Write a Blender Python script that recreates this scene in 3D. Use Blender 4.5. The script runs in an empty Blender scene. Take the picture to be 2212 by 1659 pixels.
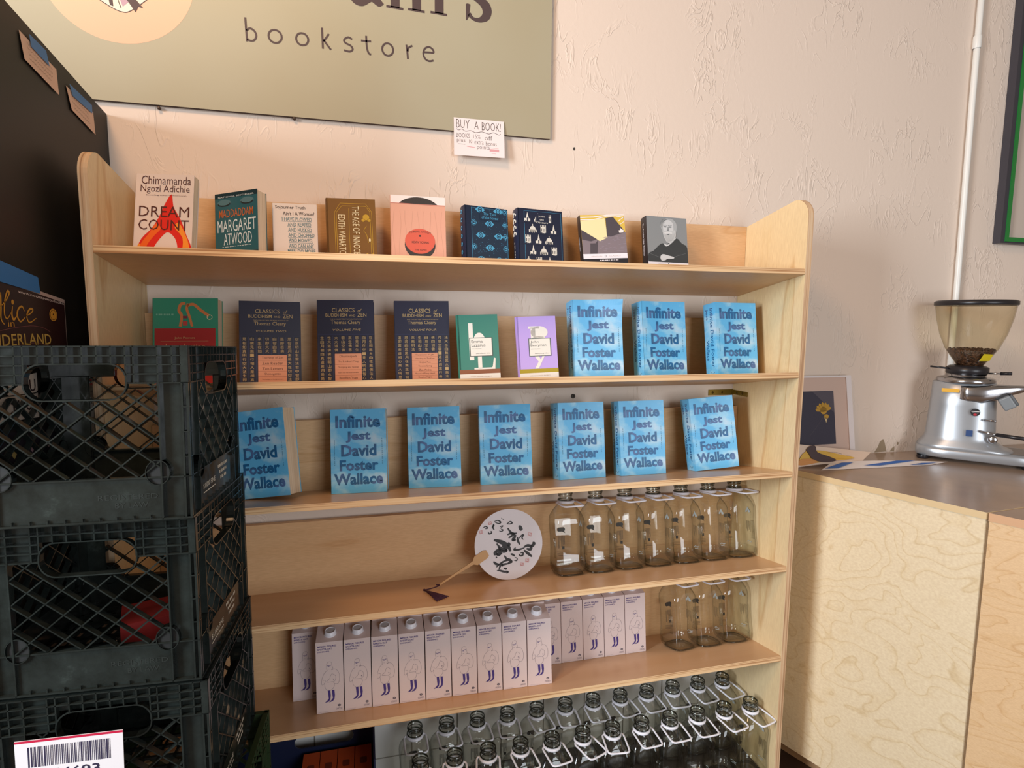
import bpy, math, random
from math import sin, cos, pi, atan, tan, radians, degrees, atan2
from mathutils import Vector, Matrix
from mathutils.geometry import tessellate_polygon
random.seed(7)
C = bpy.context.scene.collection
SC = bpy.context.scene

# ------------------------------------------------------------------ camera
def cam_rot(a, b, c):
    Rz = Matrix.Rotation(a, 3, 'Z'); Rx = Matrix.Rotation(b, 3, 'X'); Ry = Matrix.Rotation(c, 3, 'Y')
    return Rz @ Rx @ Ry
cam = bpy.data.cameras.new('camera'); camo = bpy.data.objects.new('camera', cam); C.objects.link(camo)
R = cam_rot(-.2499, -.1109, -.0073)
basis = R @ Matrix(((1, 0, 0), (0, 0, -1), (0, 1, 0)))
camo.matrix_world = Matrix.Translation((.5591, -1.7688, 1.4862)) @ basis.to_4x4()
cam.sensor_fit = 'HORIZONTAL'; cam.sensor_width = 36.0; cam.lens = 36.0 * 1255.9 / 2212.0
cam.clip_start = .02
SC.camera = camo

# ------------------------------------------------------------------ light
SC.view_settings.view_transform = 'Standard'; SC.view_settings.look = 'None'
SC.view_settings.exposure = 0.0; SC.view_settings.gamma = 1.0; SC.view_settings.use_curve_mapping = False
SC.cycles.transparent_max_bounces = 48
SC.cycles.max_bounces = 10
SC.cycles.transmission_bounces = 10
SC.cycles.glossy_bounces = 6
w = bpy.data.worlds.new('room_light'); SC.world = w; w.use_nodes = True
w.node_tree.nodes['Background'].inputs[0].default_value = (1.0, .76, .58, 1)
w.node_tree.nodes['Background'].inputs[1].default_value = .26
def area(name, loc, target, sx, sy, power, col):
    l = bpy.data.lights.new(name, 'AREA'); l.shape = 'RECTANGLE'; l.size = sx; l.size_y = sy
    l.energy = power; l.color = col
    o = bpy.data.objects.new(name, l); C.objects.link(o); o.location = loc
    o.rotation_euler = (Vector(target) - Vector(loc)).to_track_quat('-Z', 'Y').to_euler()
    return o
area('window_daylight', (-2.3, -2.10, 1.95), (1.4, 0, 1.4), .8, 1.7, 170, (.86, .93, 1.0))
area('front_window_daylight', (2.2, -4.6, 1.7), (1.9, 0, 1.1), 1.8, 2.0, 80, (.88, .94, 1.0))
area('ceiling_lamp', (-.3, -1.6, 3.4), (.5, 0, 1.3), .5, .5, 30, (1.0, .60, .32))

# ------------------------------------------------------------------ materials
def lin(c):
    if isinstance(c, str): c = tuple(int(c[i:i+2], 16) for i in (0, 2, 4))
    return tuple(((v/255)/12.92 if v/255 <= .04045 else ((v/255+.055)/1.055)**2.4) for v in c) + (1,)
MATS = {}
def M(name, col='808080', rough=.6, metal=0, spec=.5, coat=0, alpha=None):
    if name in MATS: return MATS[name]
    m = bpy.data.materials.new(name); m.use_nodes = True
    b = m.node_tree.nodes['Principled BSDF']
    b.inputs['Base Color'].default_value = lin(col); b.inputs['Roughness'].default_value = rough
    b.inputs['Metallic'].default_value = metal; b.inputs['Specular IOR Level'].default_value = spec
    b.inputs['Coat Weight'].default_value = coat
    MATS[name] = m; return m
def nodes(m): return m.node_tree.nodes, m.node_tree.links, m.node_tree.nodes['Principled BSDF']
def mapping(m, scale=(1, 1, 1), rot=(0, 0, 0)):
    N, L, b = nodes(m)
    tc = N.new('ShaderNodeTexCoord'); mp = N.new('ShaderNodeMapping')
    mp.inputs['Scale'].default_value = scale; mp.inputs['Rotation'].default_value = rot
    L.new(tc.outputs['Object'], mp.inputs['Vector']); return mp.outputs['Vector']
def ramp(m, fac, stops, interp='LINEAR'):
    N, L, b = nodes(m); r = N.new('ShaderNodeValToRGB'); r.color_ramp.interpolation = interp
    e = r.color_ramp.elements
    while len(e) < len(stops): e.new(.5)
    for el, (p, c) in zip(e, stops): el.position = p; el.color = lin(c)
    L.new(fac, r.inputs['Fac']); return r.outputs['Color']
def noise(m, vec, scale, detail=4, rough=.5, dist=0):
    N, L, b = nodes(m); n = N.new('ShaderNodeTexNoise'); n.inputs['Scale'].default_value = scale
    n.inputs['Detail'].default_value = detail; n.inputs['Roughness'].default_value = rough
    n.inputs['Distortion'].default_value = dist
    L.new(vec, n.inputs['Vector']); return n.outputs['Fac']
def bump(m, h, strength=.2, dist=.002):
    N, L, b = nodes(m); bp = N.new('ShaderNodeBump'); bp.inputs['Strength'].default_value = strength
    bp.inputs['Distance'].default_value = dist; L.new(h, bp.inputs['Height']); L.new(bp.outputs['Normal'], b.inputs['Normal'])
def wood(name, c1, c2, c3, scale, rings=6.0, rough=.42, seed=0.0, line=True):
    m = M(name, 'C09060', rough); N, L, b = nodes(m)
    v = mapping(m, scale); 
    n = noise(m, v, 1.6, 3, .5, .4)
    mul = N.new('ShaderNodeMath'); mul.operation = 'MULTIPLY_ADD'; mul.inputs[1].default_value = rings; mul.inputs[2].default_value = seed
    L.new(n, mul.inputs[0])
    fr = N.new('ShaderNodeMath'); fr.operation = 'FRACT'; L.new(mul.outputs[0], fr.inputs[0])
    if line: col = ramp(m, fr.outputs[0], [(0, c2), (.25, c1), (.86, c1), (.95, c3), (1, c2)])
    else: col = ramp(m, fr.outputs[0], [(0, c2), (.5, c1), (1, c2)])
    fine = noise(m, mapping(m, (scale[0]*14, scale[1]*14, scale[2]*14)), 6, 3)
    mx = N.new('ShaderNodeMixRGB'); mx.blend_type = 'MULTIPLY'; mx.inputs[0].default_value = .22
    L.new(col, mx.inputs[1]); L.new(ramp(m, fine, [(.3, 'B89878'), (.7, 'FFFFFF')]), mx.inputs[2])
    L.new(mx.outputs[0], b.inputs['Base Color']); return m
# plywood faces: grain runs along the object's long axis
ply_x = wood('plywood_shelf', 'E0B88A', 'DBB182', 'D2A473', (.55, 5, 5), 3)
ply_z = wood('plywood_panel', 'E6CFA2', 'E1C897', 'D3B180', (4.5, 4.5, .55), 3)
ply_counter = wood('birch_veneer', 'EAD8B6', 'E7D3AE', 'DCC59C', (1.5, 1.5, 2.2), 15, .38)
ply_counter2 = wood('birch_veneer_warm', 'E3C195', 'DFBB8C', 'D6AE7E', (1.5, 1.5, 5), 14, .38)
def ply_edge(name, axis, c=('D9B183', 'A8794E', 'E3C296')):
    m = M(name, 'C8A070', .6); N, L, b = nodes(m)
    sc = [2, 2, 2]; sc[axis] = 240
    n = noise(m, mapping(m, tuple(sc)), 1.0, 2, .6)
    L.new(ramp(m, n, [(.36, c[1]), (.47, c[0]), (.62, c[2])]), b.inputs['Base Color']); return m
edge_h = ply_edge('plywood_edge', 2)
edge_v = ply_edge('plywood_panel_edge', 0, ('CDA781', 'A67F5D', 'D8BB98'))
laminate = M('counter_laminate', '8E7462', .2, 0, .5)
N_, L_, b_ = nodes(laminate)
L_.new(ramp(laminate, noise(laminate, mapping(laminate, (2, 2, 2)), 3, 4), [(.3, '978373'), (.7, 'A8927F')]), b_.inputs['Base Color'])
shelf_lam = M('shelf_laminate', 'BF8F62', .3); N_, L_, b_ = nodes(shelf_lam)
L_.new(ramp(shelf_lam, noise(shelf_lam, mapping(shelf_lam, (1, 6, 6)), 3, 4), [(.3, 'CDA37A'), (.7, 'D6B08A')]), b_.inputs['Base Color'])

wallm = M('painted_plaster', 'E3D2C3', .48); N_, L_, b_ = nodes(wallm)
v = mapping(wallm, (1.0, 1.0, .42))
n1 = noise(wallm, v, 17, 3, .5, 1.6); 
a_ = N_.new('ShaderNodeMath'); a_.operation = 'SUBTRACT'; a_.inputs[1].default_value = .5; L_.new(n1, a_.inputs[0])
ab = N_.new('ShaderNodeMath'); ab.operation = 'ABSOLUTE'; L_.new(a_.outputs[0], ab.inputs[0])
mr = N_.new('ShaderNodeMapRange'); mr.inputs[1].default_value = 0; mr.inputs[2].default_value = .035; mr.inputs[3].default_value = 1; mr.inputs[4].default_value = 0
L_.new(ab.outputs[0], mr.inputs[0])
msk = noise(wallm, mapping(wallm, (1, 1, 1)), 5, 2); mk2 = N_.new('ShaderNodeMapRange'); mk2.inputs[1].default_value = .47; mk2.inputs[2].default_value = .62
L_.new(msk, mk2.inputs[0]); mu = N_.new('ShaderNodeMath'); mu.operation = 'MULTIPLY'; L_.new(mr.outputs[0], mu.inputs[0]); L_.new(mk2.outputs[0], mu.inputs[1])
ad = N_.new('ShaderNodeMath'); ad.operation = 'MULTIPLY_ADD'; ad.inputs[1].default_value = .35; L_.new(noise(wallm, mapping(wallm, (1, 1, 1)), 60, 3), ad.inputs[0]); L_.new(mu.outputs[0], ad.inputs[2])
bump(wallm, ad.outputs[0], .55, .0022)

def glass_mat(name, tint, edge, ior=1.45, rough=.02, base=.02):
    m = bpy.data.materials.new(name); m.use_nodes = True; N = m.node_tree.nodes; L = m.node_tree.links; N.clear()
    out = N.new('ShaderNodeOutputMaterial'); tr = N.new('ShaderNodeBsdfTransparent'); gl = N.new('ShaderNodeBsdfGlossy')
    gl.inputs['Roughness'].default_value = rough; mix = N.new('ShaderNodeMixShader'); f5 = N.new('ShaderNodeMath'); f5.operation = 'POWER'; f5.inputs[1].default_value = 4.0; fr = N.new('ShaderNodeMath'); fr.operation = 'MULTIPLY_ADD'; fr.inputs[1].default_value = .80; fr.inputs[2].default_value = ((ior-1)/(ior+1))**2*1.5
    lw = N.new('ShaderNodeLayerWeight'); lw.inputs['Blend'].default_value = .5; L.new(lw.outputs['Facing'], f5.inputs[0]); L.new(f5.outputs[0], fr.inputs[0])
    mc = N.new('ShaderNodeMixRGB'); mc.inputs[1].default_value = lin(tint); mc.inputs[2].default_value = lin(edge)
    pw = N.new('ShaderNodeMath'); pw.operation = 'POWER'; pw.inputs[1].default_value = 3.0
    L.new(lw.outputs['Facing'], pw.inputs[0]); L.new(pw.outputs[0], mc.inputs[0]); L.new(mc.outputs[0], tr.inputs[0])
    L.new(fr.outputs[0], mix.inputs[0]); L.new(tr.outputs[0], mix.inputs[1]); L.new(gl.outputs[0], mix.inputs[2]); L.new(mix.outputs[0], out.inputs[0])
    MATS[name] = m; return m
glass = glass_mat('bottle_glass', 'FBFBF8', '6E7467', 1.55)
hopper_glass = glass_mat('hopper_plastic', 'F7F2E4', 'DCD2B8')
clear_plastic = glass_mat('picture_glazing', 'FAFAFA', 'E0E0E0')

white_plastic = M('white_plastic', 'E9E9F2', .35)
paper = M('page_paper', 'E3CDB0', .8); N_, L_, b_ = nodes(paper)
L_.new(ramp(paper, noise(paper, mapping(paper, (3, 900, 3)), 1, 2), [(.35, 'C9AE8C'), (.6, 'EAD7BC')]), b_.inputs['Base Color'])
crate_m = M('black_crate_plastic', '202423', .36, 0, .5); N_, L_, b_ = nodes(crate_m)
L_.new(ramp(crate_m, noise(crate_m, mapping(crate_m, (1, 1, 1)), 14, 6, .7), [(.35, '1A1E1C'), (.62, '272D2B'), (.78, '3C4542')]), b_.inputs['Base Color'])
L_.new(ramp(crate_m, noise(crate_m, mapping(crate_m, (1, 1, 1)), 40, 4), [(.3, '505050'), (.7, '8A8A8A')]), b_.inputs['Roughness'])
green_crate_m = M('green_crate_plastic', '24361A', .5)
cab_m = M('black_cabinet_paint', '17130F', .5, 0, .35)

# ------------------------------------------------------------------ mesh builder
class MB:
    def __init__(s): s.v = []; s.f = []; s.m = []; s.mats = []; s.sm = []
    def mi(s, mat):
        if mat not in s.mats: s.mats.append(mat)
        return s.mats.index(mat)
    def add(s, vs, fs, mat, T=None, smooth=False):
        o = len(s.v); i = s.mi(mat)
        for p in vs:
            p = Vector(p)
            if T is not None: p = T @ p if isinstance(T, Matrix) else Vector(T(p))
            s.v.append(tuple(p))
        for f in fs: s.f.append(tuple(o + k for k in f)); s.m.append(i); s.sm.append(smooth)
        return s
    def box(s, a, b, mat, T=None, mats=None):
        (x0, y0, z0), (x1, y1, z1) = a, b
        vs = [(x0, y0, z0), (x1, y0, z0), (x1, y1, z0), (x0, y1, z0), (x0, y0, z1), (x1, y0, z1), (x1, y1, z1), (x0, y1, z1)]
        fs = [(0, 3, 2, 1), (4, 5, 6, 7), (0, 1, 5, 4), (2, 3, 7, 6), (3, 0, 4, 7), (1, 2, 6, 5)]  # bottom top front back left right
        if mats is None: s.add(vs, fs, mat, T)
        else:
            for k, f in enumerate(fs): s.add([vs[q] for q in f], [(0, 1, 2, 3)], mats.get(k, mat), T)
        return s
    def prism(s, pts, z0, z1, mat, T=None, side=None, smooth=False):
        n = len(pts)
        tri = tessellate_polygon([[Vector((p[0], p[1], 0)) for p in pts]])
        area2 = sum(pts[i][0]*pts[(i+1) % n][1]-pts[(i+1) % n][0]*pts[i][1] for i in range(n))
        up = []; dn = []
        for t in tri:
            a, b, c = [pts[k] for k in t]
            cr = (b[0]-a[0])*(c[1]-a[1])-(b[1]-a[1])*(c[0]-a[0])
            t = tuple(t) if cr > 0 else tuple(reversed(t))
            up.append(t); dn.append(tuple(reversed(t)))
        s.add([(p[0], p[1], z1) for p in pts], up, mat, T); s.add([(p[0], p[1], z0) for p in pts], dn, mat, T)
        vs = [(p[0], p[1], z0) for p in pts] + [(p[0], p[1], z1) for p in pts]
        fs = [(i, (i+1) % n, n+(i+1) % n, n+i) if area2 > 0 else ((i+1) % n, i, n+i, n+(i+1) % n) for i in range(n)]
        s.add(vs, fs, side or mat, T, smooth); return s
    def lathe(s, prof, mat, seg=24, T=None, smooth=True, cap0=False, cap1=False):
        vs = []; fs = []; n = len(prof)
        for k in range(seg):
            a = 2*pi*k/seg
            for r, z in prof: vs.append((r*cos(a), r*sin(a), z))
        for k in range(seg):
            k2 = (k+1) % seg
            for i in range(n-1): fs.append((k*n+i, k2*n+i, k2*n+i+1, k*n+i+1))
        if cap0: fs.append(tuple(reversed([k*n for k in range(seg)])))
        if cap1: fs.append(tuple(k*n+n-1 for k in range(seg)))
        s.add(vs, fs, mat, T, smooth); return s
    def tube(s, pts, r, mat, seg=8, T=None, closed=False, radii=None):
        P = [Vector(p) for p in pts]; n = len(P); vs = []; fs = []
        for i, p in enumerate(P):
            d = (P[(i+1) % n]-P[i-1]) if closed else (P[min(i+1, n-1)]-P[max(i-1, 0)])
            d.normalize(); u = d.cross(Vector((0, 0, 1)))
            if u.length < .05: u = d.cross(Vector((1, 0, 0)))
            u.normalize(); w_ = d.cross(u); rr = radii[i] if radii else r
            for k in range(seg):
                a = 2*pi*k/seg; vs.append(p+u*rr*cos(a)+w_*rr*sin(a))
        for i in range(n if closed else n-1):
            j = (i+1) % n
            for k in range(seg):
                k2 = (k+1) % seg; fs.append((i*seg+k, i*seg+k2, j*seg+k2, j*seg+k))
        if not closed: fs += [tuple(range(seg))[::-1], tuple((n-1)*seg+k for k in range(seg))]
        s.add(vs, fs, mat, T, True); return s
    # --- flat printing on a surface, F(u,v,n) -> point; L = layer
    def poly(s, pts, mat, F, L=1):
        tri = tessellate_polygon([[Vector((p[0], p[1], 0)) for p in pts]]); fs = []
        for t in tri:
            a, b, c = [pts[k] for k in t]
            cr = (b[0]-a[0])*(c[1]-a[1])-(b[1]-a[1])*(c[0]-a[0])
            fs.append(tuple(t) if cr > 0 else tuple(reversed(t)))
        s.add([F(p[0], p[1], L*.00022) for p in pts], fs, mat); return s
    def rect(s, x0, y0, x1, y1, mat, F, L=1, nu=1, nv=1):
        vs = [F(x0+(x1-x0)*i/nu, y0+(y1-y0)*j/nv, L*.00022) for j in range(nv+1) for i in range(nu+1)]
        fs = [(j*(nu+1)+i, j*(nu+1)+i+1, (j+1)*(nu+1)+i+1, (j+1)*(nu+1)+i) for j in range(nv) for i in range(nu)]
        s.add(vs, fs, mat); return s
    def disc(s, cx, cy, rx, mat, F, L=1, ry=None, seg=28, a0=0, a1=2*pi):
        ry = ry or rx
        if a1-a0 > 6.28: return s.poly([(cx+rx*cos(2*pi*k/seg), cy+ry*sin(2*pi*k/seg)) for k in range(seg)], mat, F, L)
        return s.poly([(cx+rx*cos(a0+(a1-a0)*k/seg), cy+ry*sin(a0+(a1-a0)*k/seg)) for k in range(seg+1)], mat, F, L)
    def ribbon(s, pts, wd, mat, F, L=1, closed=False, taper=False):
        P = [Vector((p[0], p[1])) for p in pts]; n = len(P); vs = []; fs = []
        for i, p in enumerate(P):
            d = (P[(i+1) % n]-P[i-1]) if closed else (P[min(i+1, n-1)]-P[max(i-1, 0)])
            if d.length < 1e-9: d = Vector((1, 0))
            d.normalize(); nn = Vector((-d.y, d.x))
            ww = (wd[i] if isinstance(wd, (list, tuple)) else wd)
            if taper: ww *= (.35+.65*sin(pi*(i+.5)/n))
            for sg in (1, -1): q = p+nn*ww/2*sg; vs.append(F(q.x, q.y, L*.00022))
        for i in range(n if closed else n-1):
            j = (i+1) % n; fs.append((2*i, 2*i+1, 2*j+1, 2*j))
        s.add(vs, fs, mat); return s
    def ring(s, cx, cy, r, wd, mat, F, L=1, ry=None, seg=28, a0=0, a1=2*pi):
        ry = ry or r; full = a1-a0 > 6.28; n = seg if full else seg+1
        return s.ribbon([(cx+r*cos(a0+(a1-a0)*k/seg), cy+ry*sin(a0+(a1-a0)*k/seg)) for k in range(n)], wd, mat, F, L, closed=full)
    def text(s, st, x0, y0, x1, y1, mat, F, L=1, wt=0.0, rot=0, shear=0, keep=False, arc=0):
        vs, fs, (w_, h_) = glyphs(st, wt); 
        if keep:   # keep aspect, centre
            if rot == 0: k = min((x1-x0)/w_, (y1-y0)/h_); cx, cy = (x0+x1)/2, (y0+y1)/2; x0, x1, y0, y1 = cx-k*w_/2, cx+k*w_/2, cy-k*h_/2, cy+k*h_/2
        out = []
        for a, b in vs:
            a /= w_; b /= h_
            if rot == 0: x, y = x0+a*(x1-x0)+shear*b*(y1-y0), y0+b*(y1-y0)+arc*(1-(2*a-1)**2)
            elif rot == -90: x, y = x0+b*(x1-x0), y1-a*(y1-y0)     # reads downwards
            else: x, y = x1-b*(x1-x0), y0+a*(y1-y0)
            out.append(F(x, y, L*.00022))
        s.add(out, fs, mat); return s
    def build(s, name, parent=None, loc=None):
        me = bpy.data.meshes.new(name); me.from_pydata(s.v, [], s.f)
        for m in s.mats: me.materials.append(m)
        me.polygons.foreach_set('material_index', s.m); me.polygons.foreach_set('use_smooth', s.sm); me.update()
        o = bpy.data.objects.new(name, me); C.objects.link(o)
        if parent is not None: o.parent = parent
        if loc is not None: o.location = loc
        return o
def ticks(b, x0, y0, x1, y1, n, wd, mat, F, L=2):
    """a line of print too small to read: a row of short dashes"""
    for k in range(n):
        a, c = (k+.08)/n, (k+.72+.2*sin(k*2.3))/n
        b.ribbon([(x0+(x1-x0)*a, y0+(y1-y0)*a), (x0+(x1-x0)*c, y0+(y1-y0)*c)], wd, mat, F, L)
GC = {}
def glyphs(st, wt):
    k = (st, wt)
    if k in GC: return GC[k]
    cu = bpy.data.curves.new('t', 'FONT'); cu.body = st; cu.offset = wt; cu.resolution_u = 2; cu.fill_mode = 'FRONT' if hasattr(cu, 'fill_mode') else cu.fill_mode
    o = bpy.data.objects.new('t', cu); C.objects.link(o); bpy.context.view_layer.update()
    me = bpy.data.meshes.new_from_object(o.evaluated_get(bpy.context.evaluated_depsgraph_get()))
    vs = [(p.co.x, p.co.y) for p in me.vertices]; fs = []
    for p in me.polygons:
        t = list(p.vertices); a, b, c = vs[t[0]], vs[t[1]], vs[t[2]]
        cr = (b[0]-a[0])*(c[1]-a[1])-(b[1]-a[1])*(c[0]-a[0])
        fs.append(tuple(t) if cr > 0 else tuple(reversed(t)))
    mx, my = min(p[0] for p in vs), min(p[1] for p in vs); vs = [(a-mx, b-my) for a, b in vs]
    sz = (max(p[0] for p in vs), max(p[1] for p in vs))
    bpy.data.objects.remove(o); bpy.data.curves.remove(cu); bpy.data.meshes.remove(me)
    GC[k] = (vs, fs, sz); return GC[k]

def tag(o, label, cat, group=None):
    o['label'] = label; o['category'] = cat
    if group: o['group'] = group
    return o
def thing(name, label, cat, group=None):
    o = bpy.data.objects.new(name, None); C.objects.link(o); o.empty_display_size = .05
    return tag(o, label, cat, group)
def struct(mb, name): o = mb.build(name); o['kind'] = 'structure'; return o
def copy_thing(o, label):
    c = o.copy(); C.objects.link(c); c['label'] = label
    for ch in o.children:
        d = ch.copy(); C.objects.link(d); d.parent = c; d.matrix_parent_inverse = ch.matrix_parent_inverse
        for g in ch.children: e = g.copy(); C.objects.link(e); e.parent = d
    return c
def smooth_poly(pts, n=6, closed=False):   # Catmull-Rom
    P = [Vector(p) for p in pts]; out = []; m = len(P)
    rng = range(m if closed else m-1)
    for i in rng:
        p0 = P[i-1] if (closed or i > 0) else P[0]; p1 = P[i]; p2 = P[(i+1) % m]; p3 = P[(i+2) % m] if (closed or i+2 < m) else P[-1]
        for k in range(n):
            t = k/n
            out.append(.5*((2*p1)+(p2-p0)*t+(2*p0-5*p1+4*p2-p3)*t*t+(3*p1-p0-3*p2+p3)*t**3))
    if not closed: out.append(P[-1])
    return [tuple(p) for p in out]
def rrect(x0, y0, x1, y1, r, n=6):
    out = []
    for cx, cy, a in ((x1-r, y1-r, 0), (x0+r, y1-r, pi/2), (x0+r, y0+r, pi), (x1-r, y0+r, 1.5*pi)):
        for k in range(n+1): t = a+pi/2*k/n; out.append((cx+r*cos(t), cy+r*sin(t)))
    return out

# ------------------------------------------------------------------ setting
FLOOR = -.06
b = MB(); b.box((-2.6, 0, FLOOR-.2), (4.6, .15, 3.6), wallm); struct(b, 'wall_back')
floor_m = M('dark_floor', '3A2A22', .35); b = MB(); b.box((-2.6, -6, FLOOR-.1), (4.6, 0, FLOOR), floor_m); struct(b, 'floor')
tile_m = M('wall_tile', 'DAD8D4', .25); grout = M('tile_grout', '8C857B', .8)
b = MB(); b.box((-.06, -.006, FLOOR), (1.83, 0, .40), grout)
for i in range(13):
    for j in range(3): b.box((-.055+i*.148, -.0095, FLOOR+.005+j*.148), (-.055+i*.148+.144, -.006, FLOOR+.149+j*.148), tile_m)
struct(b, 'trim_1')
# flaked patches of paint above the counter
flake_m = M('bare_plaster', '9C8A72', .9); FW = lambda u, v, n: (u, -n, v)
b = MB(); b.poly([(2.440, .991), (2.455, 1.012), (2.462, 1.03), (2.477, 1.042), (2.486, 1.026), (2.497, .992)], flake_m, FW, 2)
b.poly([(2.512, .991), (2.521, 1.003), (2.534, 1.011), (2.533, .992)], flake_m, FW, 2)
b.disc(2.548, 1.021, .004, flake_m, FW, 2, .006)
o = b.build('paint_flakes'); tag(o, 'bare flaked patches in the wall paint just above the counter, left of the grinder', 'paint patch')
hole_m = M('dark_hole', '3B3530', .7)
b = MB(); b.disc(1.204, 2.013, .0035, hole_m, FW, 2, .005); tag(b.build('nail_hole'), 'small dark nail hole in the wall right of the handwritten discount card', 'hole')

# ------------------------------------------------------------------ bookcase
S = .1678; PH = atan(S); W = 1.808; D = .3144; ZB = [1.5862, 1.2833, .9822, .6835, .3903]
TH = .0163
bc = thing('bookcase', 'light birch plywood bookcase with five backward sloping shelves against the wall', 'bookcase')
def side_panel(x0, x1):
    prof = [(-D, FLOOR)]
    cx, cz, r = -D+.055, 1.787, .055
    for k in range(9): a = pi-k*(pi*.53)/8; prof.append((cx+r*cos(a), cz+r*sin(a)))
    prof += [(-.034, 1.798), (-.002, 1.79), (-.002, FLOOR)]
    b = MB(); b.prism(prof, x0, x1, ply_z, Matrix(((0, 0, 1, 0), (1, 0, 0, 0), (0, 1, 0, 0), (0, 0, 0, 1))), side=edge_v)
    o = b.build('side_panel', bc); bv = o.modifiers.new('b', 'BEVEL'); bv.width = .0015; bv.segments = 2; bv.limit_method = 'ANGLE'
side_panel(-.019, 0); side_panel(W, W+.019)
for i, zb in enumerate(ZB):
    b = MB(); top = shelf_lam if i >= 2 else ply_x
    Ls = (D-.003)/cos(PH)
    b.box((0.0005, -Ls, -TH), (W-.0005, 0, 0), ply_x, mats={2: edge_h, 1: top})
    o = b.build('shelf', bc); o.location = (0, -.001, zb); o.rotation_euler = (-PH, 0, 0)
    b = MB(); b.box((0.001, -.034, zb+.003), (W-.001, -.017, zb+S*.034+.2065), ply_x, mats={1: edge_h})
    b.build('back_rail', bc)
b = MB(); dkb = M('dark_base_board', '3B3530', .5); b.box((.0005, -D+.005, -.012), (W-.0005, -.012, .008), dkb); b.box((.0005, -D+.03, FLOOR), (W-.0005, -D+.045, -.012), dkb); b.build('bottom_shelf', bc)
brass = M('brass', '8E7A3C', .35, .9)
b = MB(); b.box((1.712, -.0025, 1.229), (W-.0005, 0, 1.249), brass); b.box((W-.003, -.085, 1.232), (W-.0005, -.0025, 1.248), brass)
for x in (1.728, 1.765): b.lathe([(.004, 0), (.0035, .0015), (0, .0018)], M('screw_head', '5B4A20', .4, .9), 12, Matrix.Translation((x, -.0025, 1.239)) @ Matrix.Rotation(pi/2, 4, 'X'))
for y in (-.03, -.06): b.lathe([(.004, 0), (.0035, .0015), (0, .0018)], M('screw_head'), 12, Matrix.Translation((W-.003, y, 1.24)) @ Matrix.Rotation(-pi/2, 4, 'Y'))
b.build('corner_bracket', bc)['label'] = 'brass corner bracket'
b = MB(); b.lathe([(.0075, 0), (.007, .002), (.003, .003), (.0028, .001), (0, .001)], M('screw_dark', '4A4540', .5, .6), 14, Matrix.Translation((1.216, -.0005, 1.239)) @ Matrix.Rotation(pi/2, 4, 'X'))
tag(b.build('wall_screw'), 'round dark screw head in the wall between the second and third shelf', 'screw')

def shelf_M(i, x, y, yaw=0, roll=0, lift=0.0):
    """origin on the sloped shelf; local X right, Y towards the wall, Z up off the shelf"""
    return (Matrix.Translation((x, y, ZB[i]-S*y)) @ Matrix.Rotation(-PH, 4, 'X') @ Matrix.Translation((0, 0, lift+.0004))
            @ Matrix.Rotation(yaw, 4, 'Z') @ Matrix.Rotation(roll, 4, 'Y'))

# ------------------------------------------------------------------ books
def sky_mat(name, c, dk, scale, off):
    m = M(name, c, .32, 0, .5); N, L, bb = nodes(m); v = mapping(m, (7, 7, 12)); 
    N[-1].inputs['Location'].default_value = (off, 0, off*.7) if N[-1].bl_idname == 'ShaderNodeMapping' else (0, 0, 0)
    n = noise(m, v, scale, 5, .55, .3)
    L.new(ramp(m, n, [(.50, c), (.60, dk), (.74, 'C9DCEA')]), bb.inputs['Base Color']); return m
sky = sky_mat('sky_cover_print', '62B9EA', '93CDEC', 1.4, 3.1)
ij_ink = M('steel_blue_ink', '2F6FA0', .35); N_, L_, b_ = nodes(ij_ink)
L_.new(ramp(ij_ink, noise(ij_ink, mapping(ij_ink, (9, 9, 13)), 1.4, 4), [(.42, '1E669C'), (.5, '2C5F8A'), (.6, '5270A2')]), b_.inputs['Base Color'])
ij_small = M('small_blue_ink', '2C5C7E', .4)

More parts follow.
